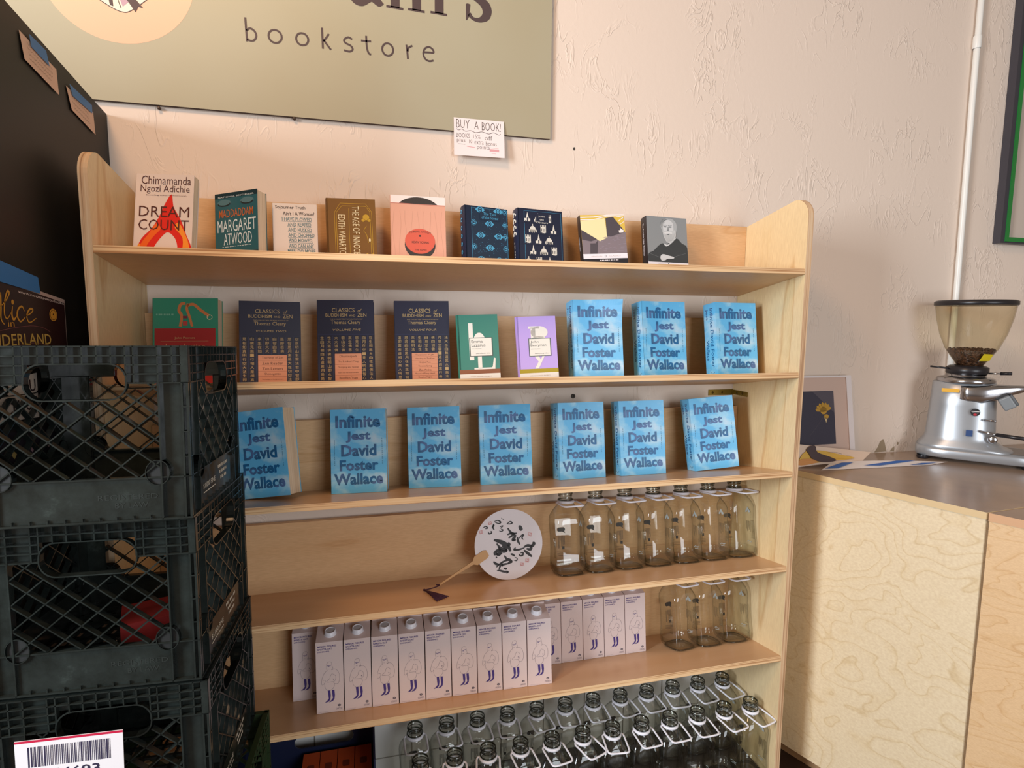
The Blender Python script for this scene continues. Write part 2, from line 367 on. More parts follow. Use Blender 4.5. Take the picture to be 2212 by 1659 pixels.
def book(name, label, Wd, H, T, front, spine=None, cover='FFFFFF', art=None, spine_art=None, hard=False, curl=0.0, tcurl=0.0,
         group=None, edge_c=None, fan=0.0, cat='book'):
    t = thing(name, label, cat, group)
    cm = cover if isinstance(cover, bpy.types.Material) else M('cover_'+cover, cover, .35)
    sm = spine if isinstance(spine, bpy.types.Material) else (M('spine_'+spine, spine, .35) if spine else cm)
    def bend(u, v): # outward curl of the front board
        a = max(0.0, u/Wd-.25)/.75; c = max(0.0, v/H-.6)/.4
        return curl*a*a*(.35+.65*v/H)+tcurl*a*c*c
    def F(u, v, n): u = min(max(u, 0), Wd); v = min(max(v, 0), H); return (u, -n-bend(u, v), v)
    FS = lambda u, v, n: (-n-.0002-.0034*sin(pi*min(max(u/T, 0), 1)) if hard else -n-.0003-.0014*sin(pi*min(max(u/T, 0), 1)), T-u, v)         # spine, u from back edge (0) to the front edge (T)
    b = MB(); th = .0025 if hard else .0007; NU, NV = (1, 1) if curl == 0 and tcurl == 0 else (20, 14)
    ov = .003 if hard else 0
    b.rect(0, 0, Wd, H, cm, F, 0, NU, NV)
    # inner side and rims of the front board
    Fi = lambda u, v, n: (u, th-bend(u, v), v)
    vs = [Fi(Wd*i/NU, H*j/NV, 0) for j in range(NV+1) for i in range(NU+1)]
    b.add(vs, [(j*(NU+1)+i, (j+1)*(NU+1)+i, (j+1)*(NU+1)+i+1, j*(NU+1)+i+1) for j in range(NV) for i in range(NU)], cm if hard else paper)
    rim = [(Wd*i/NU, 0) for i in range(NU+1)]+[(Wd, H*j/NV) for j in range(1, NV+1)]+[(Wd*i/NU, H) for i in range(NU-1, -1, -1)]+[(0, H*j/NV) for j in range(NV-1, 0, -1)]
    n = len(rim); vs = [F(u, v, 0) for u, v in rim]+[Fi(u, v, 0) for u, v in rim]
    b.add(vs, [((i+1) % n, i, n+i, n+(i+1) % n) for i in range(n)], cm if edge_c is None else M('edge_'+edge_c, edge_c))
    b.box((0, T-th, 0), (Wd, T, H), cm)
    if hard:
        k = 7; pr = [(-.003*sin(pi*q/k), T*q/k) for q in range(k+1)]
        b.prism([(x, y) for x, y in pr]+[(.004, T), (.004, 0)], 0, H, sm, smooth=False)
    else: b.prism([(-.0014*sin(pi*q/5), T*q/5) for q in range(6)]+[(th, T), (th, 0)], 0, H, sm)
    if art: art(b, F, Wd, H)
    if spine_art: spine_art(b, FS, T, H)
    b.build('cover', t)
    p = MB(); p.box((th+.0005, th+.0003, .0012+ov), (Wd-.0015-ov, T-th-.0003, H-.0012-ov), paper)
    if fan:
        for q in range(6):
            e = fan*(q+1)/6
            p.add([(th+.02, .002+T*.5*q/6, .002), (Wd-.003, .0018+T*.5*q/6-e, .002), (Wd-.003, .0018+T*.5*q/6-e, H-.003), (th+.02, .002+T*.5*q/6, H-.003)], [(0, 1, 2, 3), (3, 2, 1, 0)], paper)
    p.build('pages', t)
    return t
def put(t, i, x, y, yaw=0, roll=0, lift=0.0): t.matrix_world = shelf_M(i, x, y, radians(yaw), radians(roll), lift)

def art_ij(b, F, w, h):
    for s, u0, u1, v0, v1 in (('Infinite', .096, .9, .775, .925), ('Jest', .275, .72, .6, .735), ('David', .19, .82, .435, .575), ('Foster', .16, .85, .265, .395), ('Wallace', .055, .93, .1, .235)):
        b.text(s, u0*w, v0*h, u1*w, v1*h, ij_ink, F, 4, .034)
    ticks(b, .072*w, .33*h, .072*w, .65*h, 14, .0010, ij_small, F)
    ticks(b, .922*w, .65*h, .922*w, .33*h, 13, .0010, ij_small, F)
def sp_ij(b, F, t, h):
    b.text('Infinite David Foster', .56*t, .12*h, .80*t, .93*h, ij_ink, F, 2, .01, -90)
    b.text('Jest', .16*t, .78*h, .40*t, .93*h, ij_ink, F, 2, .01, -90); b.text('Wallace', .16*t, .22*h, .40*t, .5*h, ij_ink, F, 2, .01, -90)
    b.ribbon([(.45*t, .06*h), (.6*t, .03*h), (.75*t, .06*h)], .001, ij_small, F, 2)

# three variants of the same printed paperback (flat, curled fore edge, curled corner) so copies share a shape
def ij(label, curl, tcurl=0): return book('paperback_book', label, .150, .2300, .057, None, cover=sky, art=art_ij, spine_art=sp_ij, curl=curl, tcurl=tcurl, group='sky blue novel paperbacks')
ijf = ij('sky blue cloud-cover paperback on the third shelf, second from the crates, its right edge hidden pages flat', .0)
put(ijf, 2, .465, -.155, -6)
ijf['label'] = 'sky blue cloud-cover paperback on the third shelf, second from the crates'
def ijcopy(src, label, *a): c = copy_thing(src, label); put(c, *a); return c
ijcopy(ijf, 'sky blue cloud-cover paperback on the third shelf, third from the crates', 2, .675, -.135, -8)
ijc = ij('sky blue cloud-cover paperback on the third shelf, middle of its row, fore edge curling out', .006)
put(ijc, 2, .880, -.160, -8)
ijcopy(ijc, 'sky blue cloud-cover paperback on the third shelf, fourth from the crates, spine just showing', 2, .0, 0) if False else None
ijcopy(ijc, 'sky blue paperback on the third shelf, fifth from the crates, spine showing', 2, 1.119, -.168, 5)
ijcopy(ijc, 'sky blue cloud-cover paperback on the third shelf, just left of the leaning last copy', 2, 1.319, -.162, 0)
t = ijcopy(ijc, 'sky blue cloud-cover paperback leaning left at the right end of the third shelf', 2, 1.572, -.148, -32); t.matrix_world = shelf_M(2, 1.577, -.160, radians(-4), radians(-3.6))
ije = ij('dim sky blue cloud-cover paperback on the third shelf, half hidden behind the crate stack', .004)
put(ije, 2, .229, -.150, -22, -4.5)
e = ij('sky blue paperback on the second shelf next to the lilac book, corner flaring', .004, .014); put(e, 1, 1.148, -.200, -1, .0)
e = ijcopy(ijc, 'sky blue cloud-cover paperback on the second shelf, middle of the three at right', 1, 1.368, -.198, 6)
e = copy_thing(bpy.data.objects['paperback_book.005'] if False else ijc, 'sky blue cloud-cover paperback at the right end of the second shelf by the side panel'); put(e, 1, 1.617, -.198, 5)
# pages fanned behind the leftmost copy
# --- second shelf
zen_bg = M('navy_print', '1F2038', .4); zen_col = M('navy_column', '363A66', .4); gold_ink = M('gold_ink', 'B59A6A', .4); zen_lab = M('peach_label', 'CF9070', .6); zen_ln = M('label_line', '8B4A34', .6); brown_ink = M('brown_ink', '5A3426', .6)
def art_zen(vol, lines):
    def f(b, F, w, h):
        b.text('CLASSICS', .26*w, .855*h, .66*w, .905*h, gold_ink, F, 2, .004); b.text('of', .71*w, .855*h, .77*w, .895*h, gold_ink, F, 2, 0, shear=.3)
        b.text('BUDDHISM', .15*w, .80*h, .53*w, .84*h, gold_ink, F, 2, .003); b.text('AND', .565*w, .803*h, .67*w, .827*h, gold_ink, F, 2); b.text('ZEN', .71*w, .80*h, .87*w, .845*h, gold_ink, F, 2, .003)
        b.text('THE COLLECTED TRANSLATIONS OF', .22*w, .765*h, .80*w, .777*h, gold_ink, F, 2, 0, shear=.2)
        b.text('Thomas Cleary', .24*w, .70*h, .76*w, .755*h, gold_ink, F, 2, .003)
        b.text('VOLUME '+vol, .26*w, .63*h, .76*w, .655*h, gold_ink, F, 2, 0, shear=.25)
        b.rect(0, 0, w, .585*h, M('navy_lower', '1A1B30', .4), F, 1); b.ribbon([(0, .585*h), (w, .585*h)], .0006, zen_col, F, 2)
        rr = random.Random(vol)
        chars = '大人智思一切心空佛法自在無相即是道生若見性真如來明月山中行水雲' 
        for c in range(8):
            x = (.03+c*.122)*w
            b.rect(x-.006*w, 0, x-.001*w, .575*h, zen_col, F, 2)
            st = ''.join(rr.choice(chars) for _ in range(11))
            lo, hi = (.015, .56)
            ch_h = .048
            for k in range(11):
                y = .53-k*ch_h
                if 2 <= c <= 5 and .05 < y+.02 and y < .36: continue
                b.text(st[k], x+.022*w, y*h, x+.082*w, (y+.036)*h, gold_ink, F, 3, .004)
        b.rect(.30*w, .04*h, .77*w, .36*h, zen_lab, F, 4)
        n = len(lines)
        for k, s_ in enumerate(lines):
            y1 = .36-(.32*k)/n; y0 = .36-(.32*(k+1))/n
            if k: b.ribbon([(.30*w, y1*h), (.77*w, y1*h)], .0005, zen_ln, F, 5)
            b.text(s_, .36*w, (y0+.2*(y1-y0))*h, .71*w, (y0+.72*(y1-y0))*h, brown_ink, F, 5, 0, keep=True)
    return f
put(book('zen_classic_book', 'navy paperback with gold lettering reading volume two, left of the two similar volumes', .148, .2195, .032, None, cover=zen_bg, art=art_zen('TWO', ['Teachings of Zen', 'Zen Reader', 'Zen Letters', 'Shobogenzo', 'The Ecstasy of Enlightenment'])), 1, .250, -.170, 3.5)
put(book('zen_classic_book', 'navy paperback with gold lettering reading volume five, middle of the three navy volumes', .147, .226, .032, None, cover=zen_bg, art=art_zen('FIVE', ['Dhammapada', 'The Buddhist I Ching', 'Stopping and Seeing', 'Entry into the Inconceivable', 'Buddhist Yoga'])), 1, .440, -.160, -3.5)
put(book('zen_classic_book', 'navy paperback with gold lettering reading volume four, beside the small green book', .149, .2255, .032, None, cover=zen_bg, art=art_zen('FOUR', ['Transmission of Light', 'Unlocking the Zen Koan', 'Original Face', 'Timeless Spring', 'Zen Antics', 'Record of Things Heard', 'Sleepless Nights'])), 1, .642, -.166, -3.5)
def art_tib(b, F, w, h):
    g2 = M('green_mottle', '2F7C63', .4)
    b.rect(.03*w, 0, .96*w, .66*h, M('crimson_panel', '9A1F1F', .4), F, 1)
    skin = M('sandstone_paint', 'C2703C', .5)
    b.ribbon(smooth_poly([(.42*w, .68*h), (.44*w, .80*h), (.40*w, .86*h), (.43*w, .93*h), (.5*w, .94*h)]), .007, skin, F, 2)
    b.ribbon(smooth_poly([(.60*w, .68*h), (.56*w, .79*h), (.52*w, .88*h), (.54*w, .94*h)]), .006, skin, F, 2)
    b.ribbon(smooth_poly([(.52*w, .91*h), (.62*w, .93*h), (.74*w, .86*h), (.86*w, .80*h)]), .007, skin, F, 2)
    b.ring(.87*w, .785*h, .006, .0012, M('cream_ink', 'E3C9A0'), F, 3)
    b.rect(.46*w, .69*h, .53*w, .74*h, M('pink_red', 'B33B34'), F, 2); b.rect(.46*w, .77*h, .53*w, .80*h, M('plum', '6B2B3A'), F, 2)
    ticks(b, .05*w, .815*h, .32*w, .815*h, 7, .004, M('pale_green', '6FA58C'), F)
    b.text('John Powers', .33*w, .535*h, .64*w, .565*h, gold_ink, F, 2)
    b.ribbon([(.12*w, .515*h), (.85*w, .515*h)], .0005, gold_ink, F, 2)
    og = M('orange_ink', 'D98A5C')
    b.text('Introduction', .18*w, .425*h, .78*w, .49*h, og, F, 2, 0, shear=.25); b.text('TO TIBETAN', .10*w, .345*h, .84*w, .40*h, og, F, 2); b.text('BUDDHISM', .15*w, .26*h, .8*w, .32*h, og, F, 2)
put(book('reference_book', 'green and crimson paperback partly hidden above the top crate', .153, .2270, .040, None, cover='2C8468', art=art_tib), 1, .046, -.150, -3.5)
def art_poet(init, name1, name2, ed, band):
    def f(b, F, w, h):
        wh = M('cream_print', 'E6E2D8', .4); dk = M('grey_ink', '4A4A48', .5)
        if init == 'L':
            b.rect(.26*w, .30*h, .37*w, .87*h, wh, F, 2); b.poly([(.26*w, .87*h), (.37*w, .87*h), (.37*w, .8*h), (.30*w, .82*h)], wh, F, 3)
            b.disc(.52*w, .58*h, .15*w, wh, F, 2, .14*h); b.rect(.46*w, .17*h, .56*w, .5*h, wh, F, 2); b.rect(.36*w, .155*h, .88*w, .18*h, wh, F, 2)
            b.poly([(.78*w, .155*h), (.88*w, .155*h), (.90*w, .32*h), (.86*w, .33*h), (.82*w, .2*h)], wh, F, 3)
        else:
            b.rect(.34*w, .40*h, .46*w, .82*h, wh, F, 2); b.disc(.56*w, .74*h, .22*w, wh, F, 2, .10*h); b.rect(.28*w, .80*h, .56*w, .84*h, wh, F, 2); b.disc(.54*w, .60*h, .22*w, wh, F, 2, .08*h)
            b.poly([(.34*w, .42*h), (.48*w, .42*h), (.56*w, .30*h), (.66*w, .42*h), (.72*w, .42*h), (.50*w, .16*h), (.40*w, .16*h), (.50*w, .27*h)], wh, F, 2)
        b.rect(.27*w, .355*h, .84*w, .645*h, M('box_line', '55605A'), F, 4); b.rect(.29*w, .365*h, .82*w, .635*h, wh, F, 5)
        b.text(name1, .32*w, .565*h, (.60 if init == 'L' else .53)*w, .605*h, dk, F, 6); b.text(name2, .32*w, .505*h, (.66 if init == 'L' else .72)*w, .55*h, dk, F, 6)
        b.text('selected poems', .32*w, .465*h, .56*w, .48*h, dk, F, 6, .004); b.text(ed, .42*w, .39*h, .78*w, .41*h, dk, F, 6, .004)
        b.rect(0, .09*h, w, .155*h, band, F, 6); b.rect(0, .012*h, w, .09*h, wh, F, 6)
        b.text('AMERICAN POETS PROJECT', .25*w, .035*h, .78*w, .052*h, M('tan_ink', 'A08068'), F, 7)
    return f
put(book('poetry_book', 'small green hardcover poetry book with a large white initial', .111, .178, .020, None, cover='2F7A68', art=art_poet('L', 'Emma', 'Lazarus', 'john hollander editor', M('brown_band', '8A5638')), hard=True), 1, .810, -.222, -2.5, -1.4)
put(book('poetry_book', 'small lilac hardcover poetry book with a large white initial', .112, .1745, .020, None, cover='B79AE0', art=art_poet('B', 'John', 'Berryman', 'kevin young editor', M('mustard_band', 'A9971F')), hard=True), 1, .977, -.222, -2.5, -1.6)
# --- top shelf
def art_dream(b, F, w, h):
    ink = M('oxblood_ink', '4A1512', .5); red = M('flame_red', 'D6231A', .4); org = M('flame_orange', 'E8641C', .4); yel = M('flame_amber', 'F0922E', .4)
    X = lambda pts: [(a*w, c*h) for a, c in pts]
    b.poly(X(smooth_poly([(.62, .76), (.50, .62), (.42, .48), (.30, .34), (.14, .22), (.08, .08), (.2, 0), (.34, 0), (.36, .12), (.5, .26), (.60, .30), (.72, .22), (.76, .1), (.72, 0), (.98, 0), (1.0, .12), (.90, .28), (.82, .42), (.74, .52), (.66, .62)], 3, True)), red, F, 1)
    b.poly(X(smooth_poly([(.38, .40), (.26, .28), (.12, .14), (.10, 0), (.20, 0), (.24, .14), (.36, .26), (.46, .34)], 3, True)), org, F, 2)
    b.poly(X(smooth_poly([(.70, .36), (.84, .24), (.84, .08), (.8, 0), (.93, 0), (.96, .14), (.86, .32), (.76, .42)], 3, True)), yel, F, 2)
    b.poly(X(smooth_poly([(.10, .16), (.05, .06), (.08, 0), (.14, 0), (.14, .10)], 3, True)), yel, F, 3)
    b.text('Chimamanda', .10*w, .875*h, .95*w, .975*h, ink, F, 4, -.006); b.text('Ngozi Adichie', .09*w, .76*h, .93*w, .865*h, ink, F, 4, -.006)
    b.text('Bestselling author of Americanah', .19*w, .735*h, .88*w, .75*h, ink, F, 4)
    b.text('DREAM', .08*w, .485*h, .94*w, .61*h, ink, F, 4, -.004); b.text('COUNT', .08*w, .325*h, .94*w, .45*h, ink, F, 4, -.004)
put(book('novel_book', 'tall white paperback with a red flame, leftmost on the top shelf', .134, .200, .026, None, cover='DDCFC8', art=art_dream), 0, .036, -.200, -11, 2.6, .0062)
def art_atw(b, F, w, h):
    tl = M('teal_print', '2C5E6A', .3); dk = M('dark_teal', '16323B', .35); wh = M('pale_ink', 'CFE0E8', .4); og = M('rust_ink', 'B5663A', .4)
    b.rect(0, .93*h, w, h, dk, F, 1); b.rect(0, 0, w, .16*h, dk, F, 1)
    for x in (.22, .76): b.disc(x*w, .86*h, .16*w, M('blue_grey', '4C7480'), F, 2, .05*h, 20); b.ring(x*w, .855*h, .14*w, .0028, M('lash', '0C1518'), F, 3, .035*h, 12, pi, 2*pi)
    b.text('NATIONAL BESTSELLER', .08*w, .935*h, .92*w, .955*h, wh, F, 2)
    b.text('MADDADDAM', .10*w, .655*h, .90*w, .765*h, og, F, 3, .006)
    b.text('MARGARET', .06*w, .45*h, .96*w, .62*h, wh, F, 3, -.002); b.text('ATWOOD', .20*w, .27*h, .86*w, .43*h, wh, F, 3, -.002)
    ticks(b, .16*w, .243*h, .86*w, .243*h, 12, .0014, wh, F, 3)
put(book('novel_book', 'teal paperback with closed eyes and pale capitals, page block turned to view', .121, .181, .036, None, cover=M('teal_print', '2C5E6A', .3), art=art_atw), 0, .206, -.158, -27, -.6)
def art_soj(b, F, w, h):
    ink = M('dark_slab_ink', '3A2A28', .5); gr = M('slate_ink', '5B7E88', .5)
    b.text('Sojourner Truth', .06*w, .90*h, .74*w, .965*h, ink, F, 2, .01); b.text("Ain't I A Woman?", .23*w, .815*h, .94*w, .875*h, ink, F, 2, .01)
    for k, (s_, a, c) in enumerate((("'I HAVE PLOWED", .19, .88), ('AND REAPED', .33, .86), ('AND HUSKED', .34, .87), ('AND CHOPPED', .34, .93), ('AND MOWED,', .35, .89), ('AND CAN ANY', .35, .91), ('MAN DO MORE', .32, .94))):
        y = .728-.082*k; b.text(s_, a*w, y*h, c*w, (y+.06)*h, gr, F, 2, .012); b.ribbon([(a*w, (y-.006)*h), (c*w, (y-.006)*h)], .0008, gr, F, 2)
put(book('novel_book', 'small cream booklet with rows of slate capitals on the top shelf', .109, .171, .010, None, cover='E4D9D2', art=art_soj), 0, .340, -.150, 0, -.8)
def art_inn(b, F, w, h):
    g = M('gold_foil', 'C9A23A', .35, .3); cr = M('cream_foil', 'E6D8B0', .4)
    for d in (.05, .085):
        b.ribbon([(d*w+.014, .02*h), (d*w+.014, .80*h), ((d+.12)*w+.014, .93*h-(d-.05)*h), (.80*w, .93*h-(d-.05)*h), ((.97-d)*w, .82*h), ((.97-d)*w, .02*h)], .0011, g, F, 2)
    b.ribbon([(.45*w, .02*h), (.45*w, .86*h)], .0008, g, F, 2)
    b.text('THE AGE OF INNOCENCE', .50*w, -.02*h, .66*w, .88*h, cr, F, 3, 0, -90) if False else None
    b.text('THE AGE OF INNOCENCE', .52*w, .08*h, .66*w, .89*h, cr, F, 3, .004, -90); b.text('EDITH WHARTON', .23*w, .16*h, .37*w, .77*h, cr, F, 3, .004, -90)
    b.disc(.80*w, .74*h, .07*w, g, F, 3, .045*h, 8); b.disc(.74*w, .70*h, .035*w, g, F, 3); b.disc(.86*w, .70*h, .035*w, g, F, 3)
    b.ribbon([(.80*w, .62*h), (.74*w, .55*h), (.80*w, .5*h), (.83*w, .38*h)], .0012, g, F, 3); b.disc(.86*w, .42*h, .02*w, cr, F, 3, .025*h, 10)
    for q in range(7): b.disc((.72+.04*q)*w, (.16+.03*(q % 3))*h, .022*w, g, F, 3, .02*h, 7)
put(book('novel_book', 'bronze clothbound hardcover with sideways cream title and gold frame', .126, .192, .030, None, cover='7A5524', art=art_inn, hard=True), 0, .474, -.150, 0, -1.2)
def art_rec(b, F, w, h):
    wh = M('pink_white', 'EFE4E0', .5); bk = M('vinyl_black', '3A3634', .4); rd = M('record_red', 'D4604C', .4); ink = M('dark_slab_ink')
    b.rect(0, .895*h, w, h, wh, F, 1); b.disc(.50*w, .80*h, .41*w, bk, F, 2, .185*h, 24, .54, pi-.54)
    b.ribbon([(0, .897*h), (w, .885*h)], .0012, M('fold_red', 'C97A6A'), F, 4)
    gr = M('wood_line', 'C99A84', .6)
    for q in range(9): 
        x = .05+.11*q
        b.ribbon(smooth_poly([((x+.02*sin(q*2.3+k))*w, (.03+.11*k)*h) for k in range(8)]), .0006, gr, F, 1)
    b.disc(.52*w, .355*h, .28*w, bk, F, 2, .185*h, 30)
    b.disc(.52*w, .405*h, .275*w, rd, F, 3, .165*h, 30); b.disc(.52*w, .475*h, .02*w, bk, F, 4, .013*h, 10)
    b.text('KEVIN YOUNG', .37*w, .375*h, .68*w, .405*h, ink, F, 4, .006)
    b.text('TO REPEL GHOSTS', .32*w, .50*h, .72*w, .525*h, ink, F, 4, 0, arc=.02*h); b.text('THE REMIX', .42*w, .28*h, .64*w, .30*h, ink, F, 4)
put(book('novel_book', 'salmon pink paperback printed with a black record and red record label', .148, .2105, .012, None, cover='DDA68F', art=art_rec), 0, .637, -.150, 0)
def art_eyes(b, F, w, h):
    bl = M('cyan_foil', '4FA3CC', .35); dk = M('deep_navy', '16233A', .4)
    b.rect(.14*w, .03*h, .985*w, .98*h, M('deep_navy_panel', '182C42', .4), F, 1)
    b.ribbon([(.15*w, .02*h), (.15*w, .975*h), (.98*w, .975*h), (.98*w, .02*h)], .0008, bl, F, 2)
    for r in range(6):
        for c in range(3):
            x = (.33+.42*c if r % 2 == 0 else .12+.42*c)*w+.02*w; y = (.93-.18*r)*h+.0
            if r == 0 and c == 1: pass
            if x > .97*w or x < .16*w: 
                x = min(max(x, .20*w), .93*w); k = .6
            else: k = 1
            if y > .9*h: y = .95*h
            b.poly([(x+(-1+.25*q)*.11*w*k, y+.050*h*math.cos((-1+.25*q)*pi/2)) for q in range(9)][::-1]+[(x+(-1+.25*q)*.11*w*k, y-.046*h*math.cos((-1+.25*q)*pi/2)) for q in range(1, 8)], bl, F, 2)
            b.disc(x, y, .045*w, dk, F, 3, .042*h, 14); b.disc(x, y, .032*w, bl, F, 4, .03*h, 14); b.disc(x, y, .015*w, dk, F, 5, .014*h, 10)
    rr = random.Random(3)
    for q in range(150): x, y = rr.uniform(.18, .95), rr.uniform(.05, .95); b.disc(x*w, y*h, .0006, bl, F, 2, None, 5)
    b.rect(.34*w, .80*h, .80*w, .925*h, M('deep_navy_panel'), F, 6); b.text('The Turn', .42*w, .875*h, .72*w, .915*h, bl, F, 7, 0); b.text('of the Screw', .38*w, .82*h, .77*w, .86*h, bl, F, 7)
def sp_eyes(b, F, t, h):
    for k in range(8): b.disc(.5*t, (.08+.12*k)*h, .012*.5, M('cyan_foil'), F, 2, .006, 10); b.disc(.5*t, (.08+.12*k)*h, .003, M('deep_navy'), F, 3, None, 8)
put(book('novel_book', 'dark navy clothbound hardcover patterned with blue eyes', .130, .191, .038, None, cover='142038', art=art_eyes, spine_art=sp_eyes, hard=True), 0, .838, -.160, 10)
def art_jude(b, F, w, h):
    wh = M('ivory_foil', 'DAD8CE', .4); nv = M('deep_navy_panel2', '1A2138', .4); bl = M('cyan_foil')
    b.ribbon([(.14*w, .02*h), (.14*w, .965*h), (.965*w, .965*h), (.965*w, .02*h)], .0008, bl, F, 2)
    for r in range(6):
        for c in range(4):
            x = (.21+.235*c+(.11 if r % 2 else 0))*w; y = (.80-.165*r)*h; k = (r+c) % 3
            if x > .90*w or y > .86*h: continue
            if k == 0: b.poly([(x-.07*w, y), (x-.07*w, y+.05*h), (x-.03*w, y+.05*h), (x, y+.15*h), (x+.03*w, y+.05*h), (x+.06*w, y+.05*h), (x+.06*w, y)], wh, F, 2); b.rect(x-.012*w, y, x+.012*w, y+.06*h, nv, F, 3)
            elif k == 1: 
                b.disc(x, y+.055*h, .065*w, wh, F, 2, .05*h, 16); b.rect(x-.085*w, y, x+.085*w, y+.05*h, wh, F, 2); b.rect(x-.008*w, y+.1*h, x+.008*w, y+.135*h, wh, F, 2)
                for q in range(4): b.rect(x-.065*w+q*.036*w, y+.008*h, x-.05*w+q*.036*w, y+.038*h, nv, F, 3)
            else: 
                b.rect(x-.06*w, y, x+.06*w, y+.10*h, wh, F, 2)
                for q in range(4): b.rect(x-.06*w+q*.035*w, y+.10*h, x-.045*w+q*.035*w, y+.13*h, wh, F, 2)
                for q in range(3): b.rect(x-.045*w+q*.036*w, y+.03*h, x-.03*w+q*.036*w, y+.08*h, nv, F, 3)
            for q in range(4): b.disc(x+(-.09+.05*q)*w, y-.008*h+.006*h*(q % 2), .026*w, nv, F, 4, .017*h, 9)
    b.rect(.40*w, .79*h, .68*w, .93*h, nv, F, 6)
    for k, s_ in enumerate(('Jude', 'the', 'Obscure')): b.text(s_, (.45 if k < 1 else .48 if k == 1 else .40)*w, (.895-.045*k)*h-.02*h, (.60 if k < 1 else .57 if k == 1 else .66)*w, (.925-.045*k)*h-.02*h, wh, F, 7, .002)
def sp_jude(b, F, t, h):
    wh = M('ivory_foil')
    for k in range(4):
        y = (.60+.095*k)*h; b.poly([(.2*t, y), (.2*t, y+.03*h), (.45*t, y+.07*h), (.8*t, y+.03*h), (.8*t, y)], wh, F, 2)
    ticks(b, .5*t, .5*h, .5*t, .12*h, 9, .004, wh, F)
put(book('novel_book', 'dark navy clothbound hardcover patterned with white domes and spires', .139, .191, .040, None, cover='1A2138', art=art_jude, spine_art=sp_jude, hard=True), 0, .990, -.160, 6)
blk = M('black_gloss', '221F24', .3)
def art_yel(b, F0, w, h):
    F = lambda u, v, n: F0(u, h*.19+v*.81, n)
    b.rect(0, 0, w, .19*h, blk, F0, 1)
    ye = M('yellow_paint', 'D9B84A', .5); yp = M('pale_yellow', 'E9DDA8', .5); dk = M('charcoal_paint', '4A4248', .5); gr = M('grey_paint', '7E7278', .5); wh = M('pink_white'); 
    X = lambda p: [(a*w, c*h) for a, c in p]
    b.rect(0, .205*h, w, h, ye, F, 1)
    b.poly(X([(0, .66), (0, .88), (.25, .9), (.55, .93), (.58, .6), (.58, .5), (.38, .43)]), yp, F, 2)
    for a, c, wd in ((.95, .99, .004), (.90, .965, .003)): b.ribbon(X([(0, a), (.3, a+.005), (.6, c), (.8, c+.005), (1, a+.04)]), wd, wh, F, 3)
    b.ribbon(X([(.85, .86), (1, .95)]), .003, wh, F, 3); b.ribbon(X([(.9, .80), (1, .86)]), .002, wh, F, 3)
    b.poly(X([(.57, .58), (.57, .93), (.74, .955), (.98, .66), (.98, .58), (.60, .50)]), dk, F, 4)
    b.poly(X([(0, .70), (.40, .46), (.58, .53), (1.0, .64), (1.0, .205), (0, .205)]), gr, F, 5)
    b.poly(X([(.16, .205), (.18, .42), (.30, .42), (.36, .49), (.32, .205)]), dk, F, 6)
    b.poly(X([(0, .70), (0, .50), (.2, .46), (.34, .50)]), dk, F, 6)
    rr = random.Random(5)
    for q in range(26):
        x = rr.uniform(.38, .92); y = rr.uniform(.24, .54); b.ribbon(X([(x, y), (x+rr.uniform(.05, .16), y+rr.uniform(.0, .03))]), .0008, M('mauve_grey', 'A093A0'), F, 7)
    b.poly(X([(.86, .62), (.84, .67), (.88, .68), (.88, .73), (.92, .69), (.96, .68), (.95, .63)]), wh, F, 8)
    b.rect(0, .105*h, w, .205*h, M('white_band', 'E8E6EE'), F, 8); b.rect(0, 0, w, .105*h, blk, F, 8)
    b.text('PENGUIN', .18*w, .145*h, .42*w, .165*h, M('pale_tan', 'BFAFA8'), F, 9); b.text('CLASSICS', .58*w, .145*h, .84*w, .165*h, M('pale_tan'), F, 9); b.ring(.5*w, .155*h, .0022, .0009, M('grey_ink', '4A4A48'), F, 9, .004, 12)
    ticks(b, .36*w, .072*h, .80*w, .072*h, 11, .003, M('white_band'), F, 9)
def sp_pen(b, F, t, h):
    ticks(b, .42*t, .66*h, .42*t, .42*h, 9, .003, M('white_band', 'E8E6EE'), F); b.rect(0, .105*h, t, .2*h, M('white_band'), F, 2)
put(book('novel_book', 'yellow and charcoal painted-cover paperback leaning slightly left with white band', .137, .181, .028, None, cover=blk, art=art_yel, spine_art=sp_pen), 0, 1.188, -.155, -3, -2.6)
